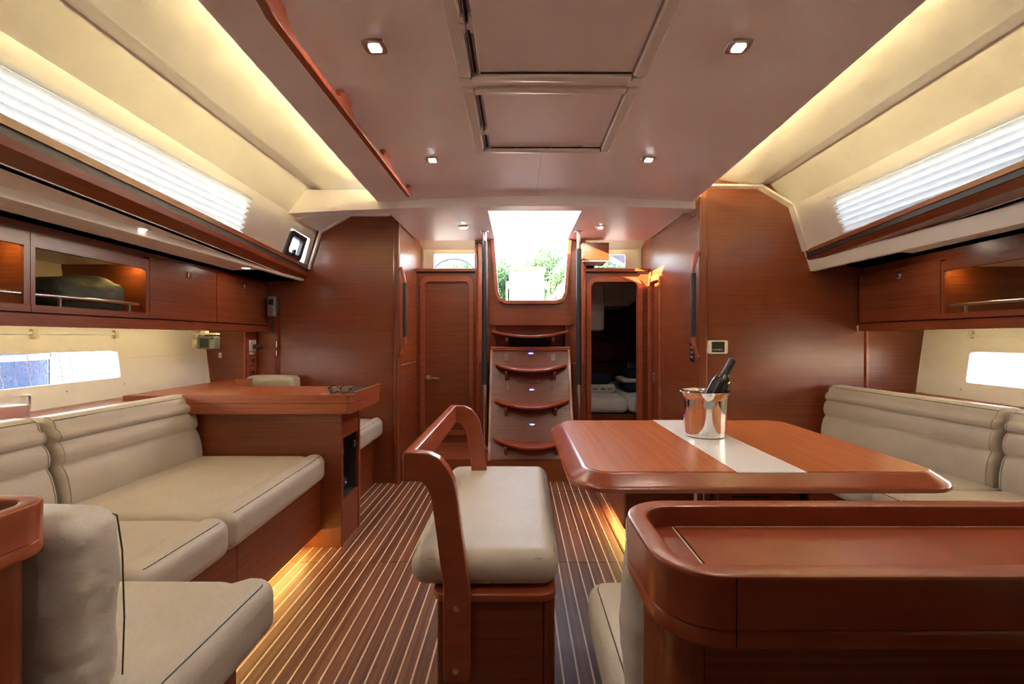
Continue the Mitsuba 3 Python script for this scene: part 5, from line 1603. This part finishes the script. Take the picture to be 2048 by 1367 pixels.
part(dt, 'centre_strip', mapped(sbox_(0.6528, TYA + 0.050, 0.8612, TYB - 0.050), 0.690, 0.7002, XY), 'white_laminate', False, label='white laminate strip')
pdx, pdy = 0.728, 1.76
part(dt, 'pedestal', lathe([(0, 0.0), (0.15, 0.0), (0.15, 0.006), (0.06, 0.014), (0.0555, 0.02), (0.0555, 0.355), (0.058, 0.358), (0.058, 0.372), (0.046, 0.374), (0.046, 0.652), (0, 0.652)], (pdx, pdy, 0), 40), 'chrome', 35, label='chrome telescopic pedestal')

# aft bench of the dining corner
ab = thing('seat_base', 'wooden box with vent slots under the far side of the dining table', 'seat base')
part(ab, 'box', mapped(rrect(0.560, 1.492, 2.392, 2.94, 0.02), 0.092, 0.362, XY), 'wood_h', 30)
part(ab, 'kick', bx(0.63, 1.49, 2.47, 2.94, 0.0, 0.092), 'solid_wood', False)
for z in (0.262, 0.283):
    part(ab, 'vent_slot', bx(1.125, 1.325, 2.389, 2.393, z, z + 0.008), 'dark_gap', False)
part(ab, 'light_strip', bx(0.600, 0.612, 2.42, 2.92, 0.078, 0.086), 'lens_off', False, AMBER * TOE_POWER, label='warm strip light under the box')
seat('taupe leather seat cushion behind the dining table', 0.555, 1.46, 2.385, 2.945, 0.363, 0.470, '-y', groove=0.0)
# right settee
rb = thing('sofa_base', 'wooden base of the right settee', 'sofa base')
part(rb, 'box', bx(1.53, 2.40, 1.17, 2.94, 0.06, 0.361, 0.004), 'wood_h', False)
seat('taupe leather seat cushion of the right settee under the table corner', 1.462, 2.06, 1.905, 2.94, 0.363, 0.468, '-x', groove=0.09)
seat('taupe leather seat cushion of the right settee nearest the frame edge', 1.462, 2.10, 1.17, 1.902, 0.363, 0.468, '-x', groove=0.09)
backrest('back_cushion', 'taupe leather back cushion of the right settee against the bulkhead', 1, 1.927, 1.962, 0.452, 0.802, [0.612, 0.708], 1.925, 2.895, -0.083, 2.88)
backrest('back_cushion', 'taupe leather back cushion of the right settee at the right edge of the photo', 1, 1.927, 1.962, 0.452, 0.802, [0.612, 0.708], 1.20, 1.905, -0.083, 2.88)
rl = thing('side_ledge', 'wooden ledge along the cream hull side behind the right settee', 'ledge')
part(rl, 'board', mapped(Polygon([(RIGHT.hull(0.6, 0.75) + 0.01, 0.6), (2.12, 0.6), (2.12, 2.94), (RIGHT.hull(2.94, 0.75) + 0.01, 2.94)]), 0.730, 0.750, XY), 'wood_y', False)
part(rl, 'front', bx(2.12, 2.14, 0.6, 2.94, 0.30, 0.75), 'wood_h', False)

# ------------------------------------------------------------------ ice bucket and bottle
ib = thing('ice_bucket', 'polished steel ice bucket on the white strip of the dining table', 'ice bucket')
bxx, byy, bz = 0.763, 1.862, 0.7003
prof = [(0, 0.0), (0.074, 0.0), (0.079, 0.004), (0.080, 0.012), (0.0865, 0.150), (0.090, 0.166), (0.0985, 0.180), (0.0995, 0.182), (0.0985, 0.1835), (0.094, 0.180), (0.087, 0.168), (0.0845, 0.155), (0.078, 0.012), (0.0, 0.006)]
part(ib, 'bucket', lathe(prof, (bxx, byy, bz), 72), 'chrome', 40)
wb = thing('wine_bottle', 'dark wine bottle with black foil leaning in the steel ice bucket', 'bottle')
topc = np.array([0.8836, 1.872, 1.0096])
d = np.array([0.47, 0.03, 0.882])
d /= np.linalg.norm(d)
prof = [(0, 0.0), (0.034, 0.0), (0.0375, 0.004), (0.0378, 0.185), (0.0365, 0.200), (0.030, 0.214), (0.019, 0.227), (0.0155, 0.240), (0.0150, 0.262), (0, 0.262)]
foil = [(0.0, 0.226), (0.0195, 0.2265), (0.0163, 0.240), (0.0158, 0.262), (0.0158, 0.298), (0.0152, 0.3005), (0, 0.3005)]
z = np.array([0, 0, 1.0])
R = trimesh.geometry.align_vectors(z, d)
R[:3, 3] = topc - d * 0.30
for nm, pf, ma in (('glass', prof, 'bottle_glass'), ('foil', foil, 'foil_black'), ('foil_top', [(0, 0.3004), (0.0146, 0.3004), (0.0140, 0.3012), (0, 0.3012)], 'foil_top')):
    m = lathe(pf, (0, 0, 0), 48)
    m.apply_transform(R)
    part(wb, nm, m, ma, 40)

# ------------------------------------------------------------------ things on the right walls
rd = thing('wall_radio', 'small chrome framed radio on the right bulkhead', 'radio')
x0, x1, z0, z1, yb = (1414 - 1036) / 910 * 2.945, (1454 - 1036) / 910 * 2.945, 1.1 - (707 - 675) / 910 * 2.945, 1.1 - (680 - 675) / 910 * 2.945, 2.95
part(rd, 'frame', mapped(rrect(x0, x1, z0, z1, 0.012).difference(rrect(x0 + 0.026, x1 - 0.020, z0 + 0.010, z1 - 0.010, 0.004)), yb - 0.016, yb + 0.001, XZ), 'chrome', 30)
part(rd, 'front', bx(x0 + 0.024, x1 - 0.018, yb - 0.012, yb, z0 + 0.009, z1 - 0.009, 0.001), 'black_matt', False)
part(rd, 'display', bx(x0 + 0.034, x1 - 0.034, yb - 0.0135, yb - 0.011, z0 + 0.046, z1 - 0.020, 0.0005), 'black_gloss', False)
for q in range(5):
    part(rd, 'button', rbox(x0 + 0.034 + q * 0.0135, x0 + 0.042 + q * 0.0135, yb - 0.015, yb - 0.011, z0 + 0.022, z0 + 0.031, 0.002, 3, 1), 'satin_chrome', 40)
sw = thing('switch_strip', 'narrow dark strip of four chrome switches beside the right grab handle', 'switch panel')
part(sw, 'plate', mapped(rrect(3.012, 3.080, 0.943, 1.073, 0.006), XWR - 0.006, XWR + 0.001, lambda s, t, w: (w, s, t)), 'black_gloss', 30)
for q in range(4):
    zq = 0.960 + q * 0.0315
    part(sw, 'switch', rbox(XWR - 0.016, XWR - 0.004, 3.030, 3.062, zq, zq + 0.020, 0.006, 4, 1), 'chrome', 40)
part('wall_passage_right', 'groove', bx(XWR - 0.0012, XWR + 0.001, 2.99, 3.10, 1.905, 1.909), 'dark_gap', False)
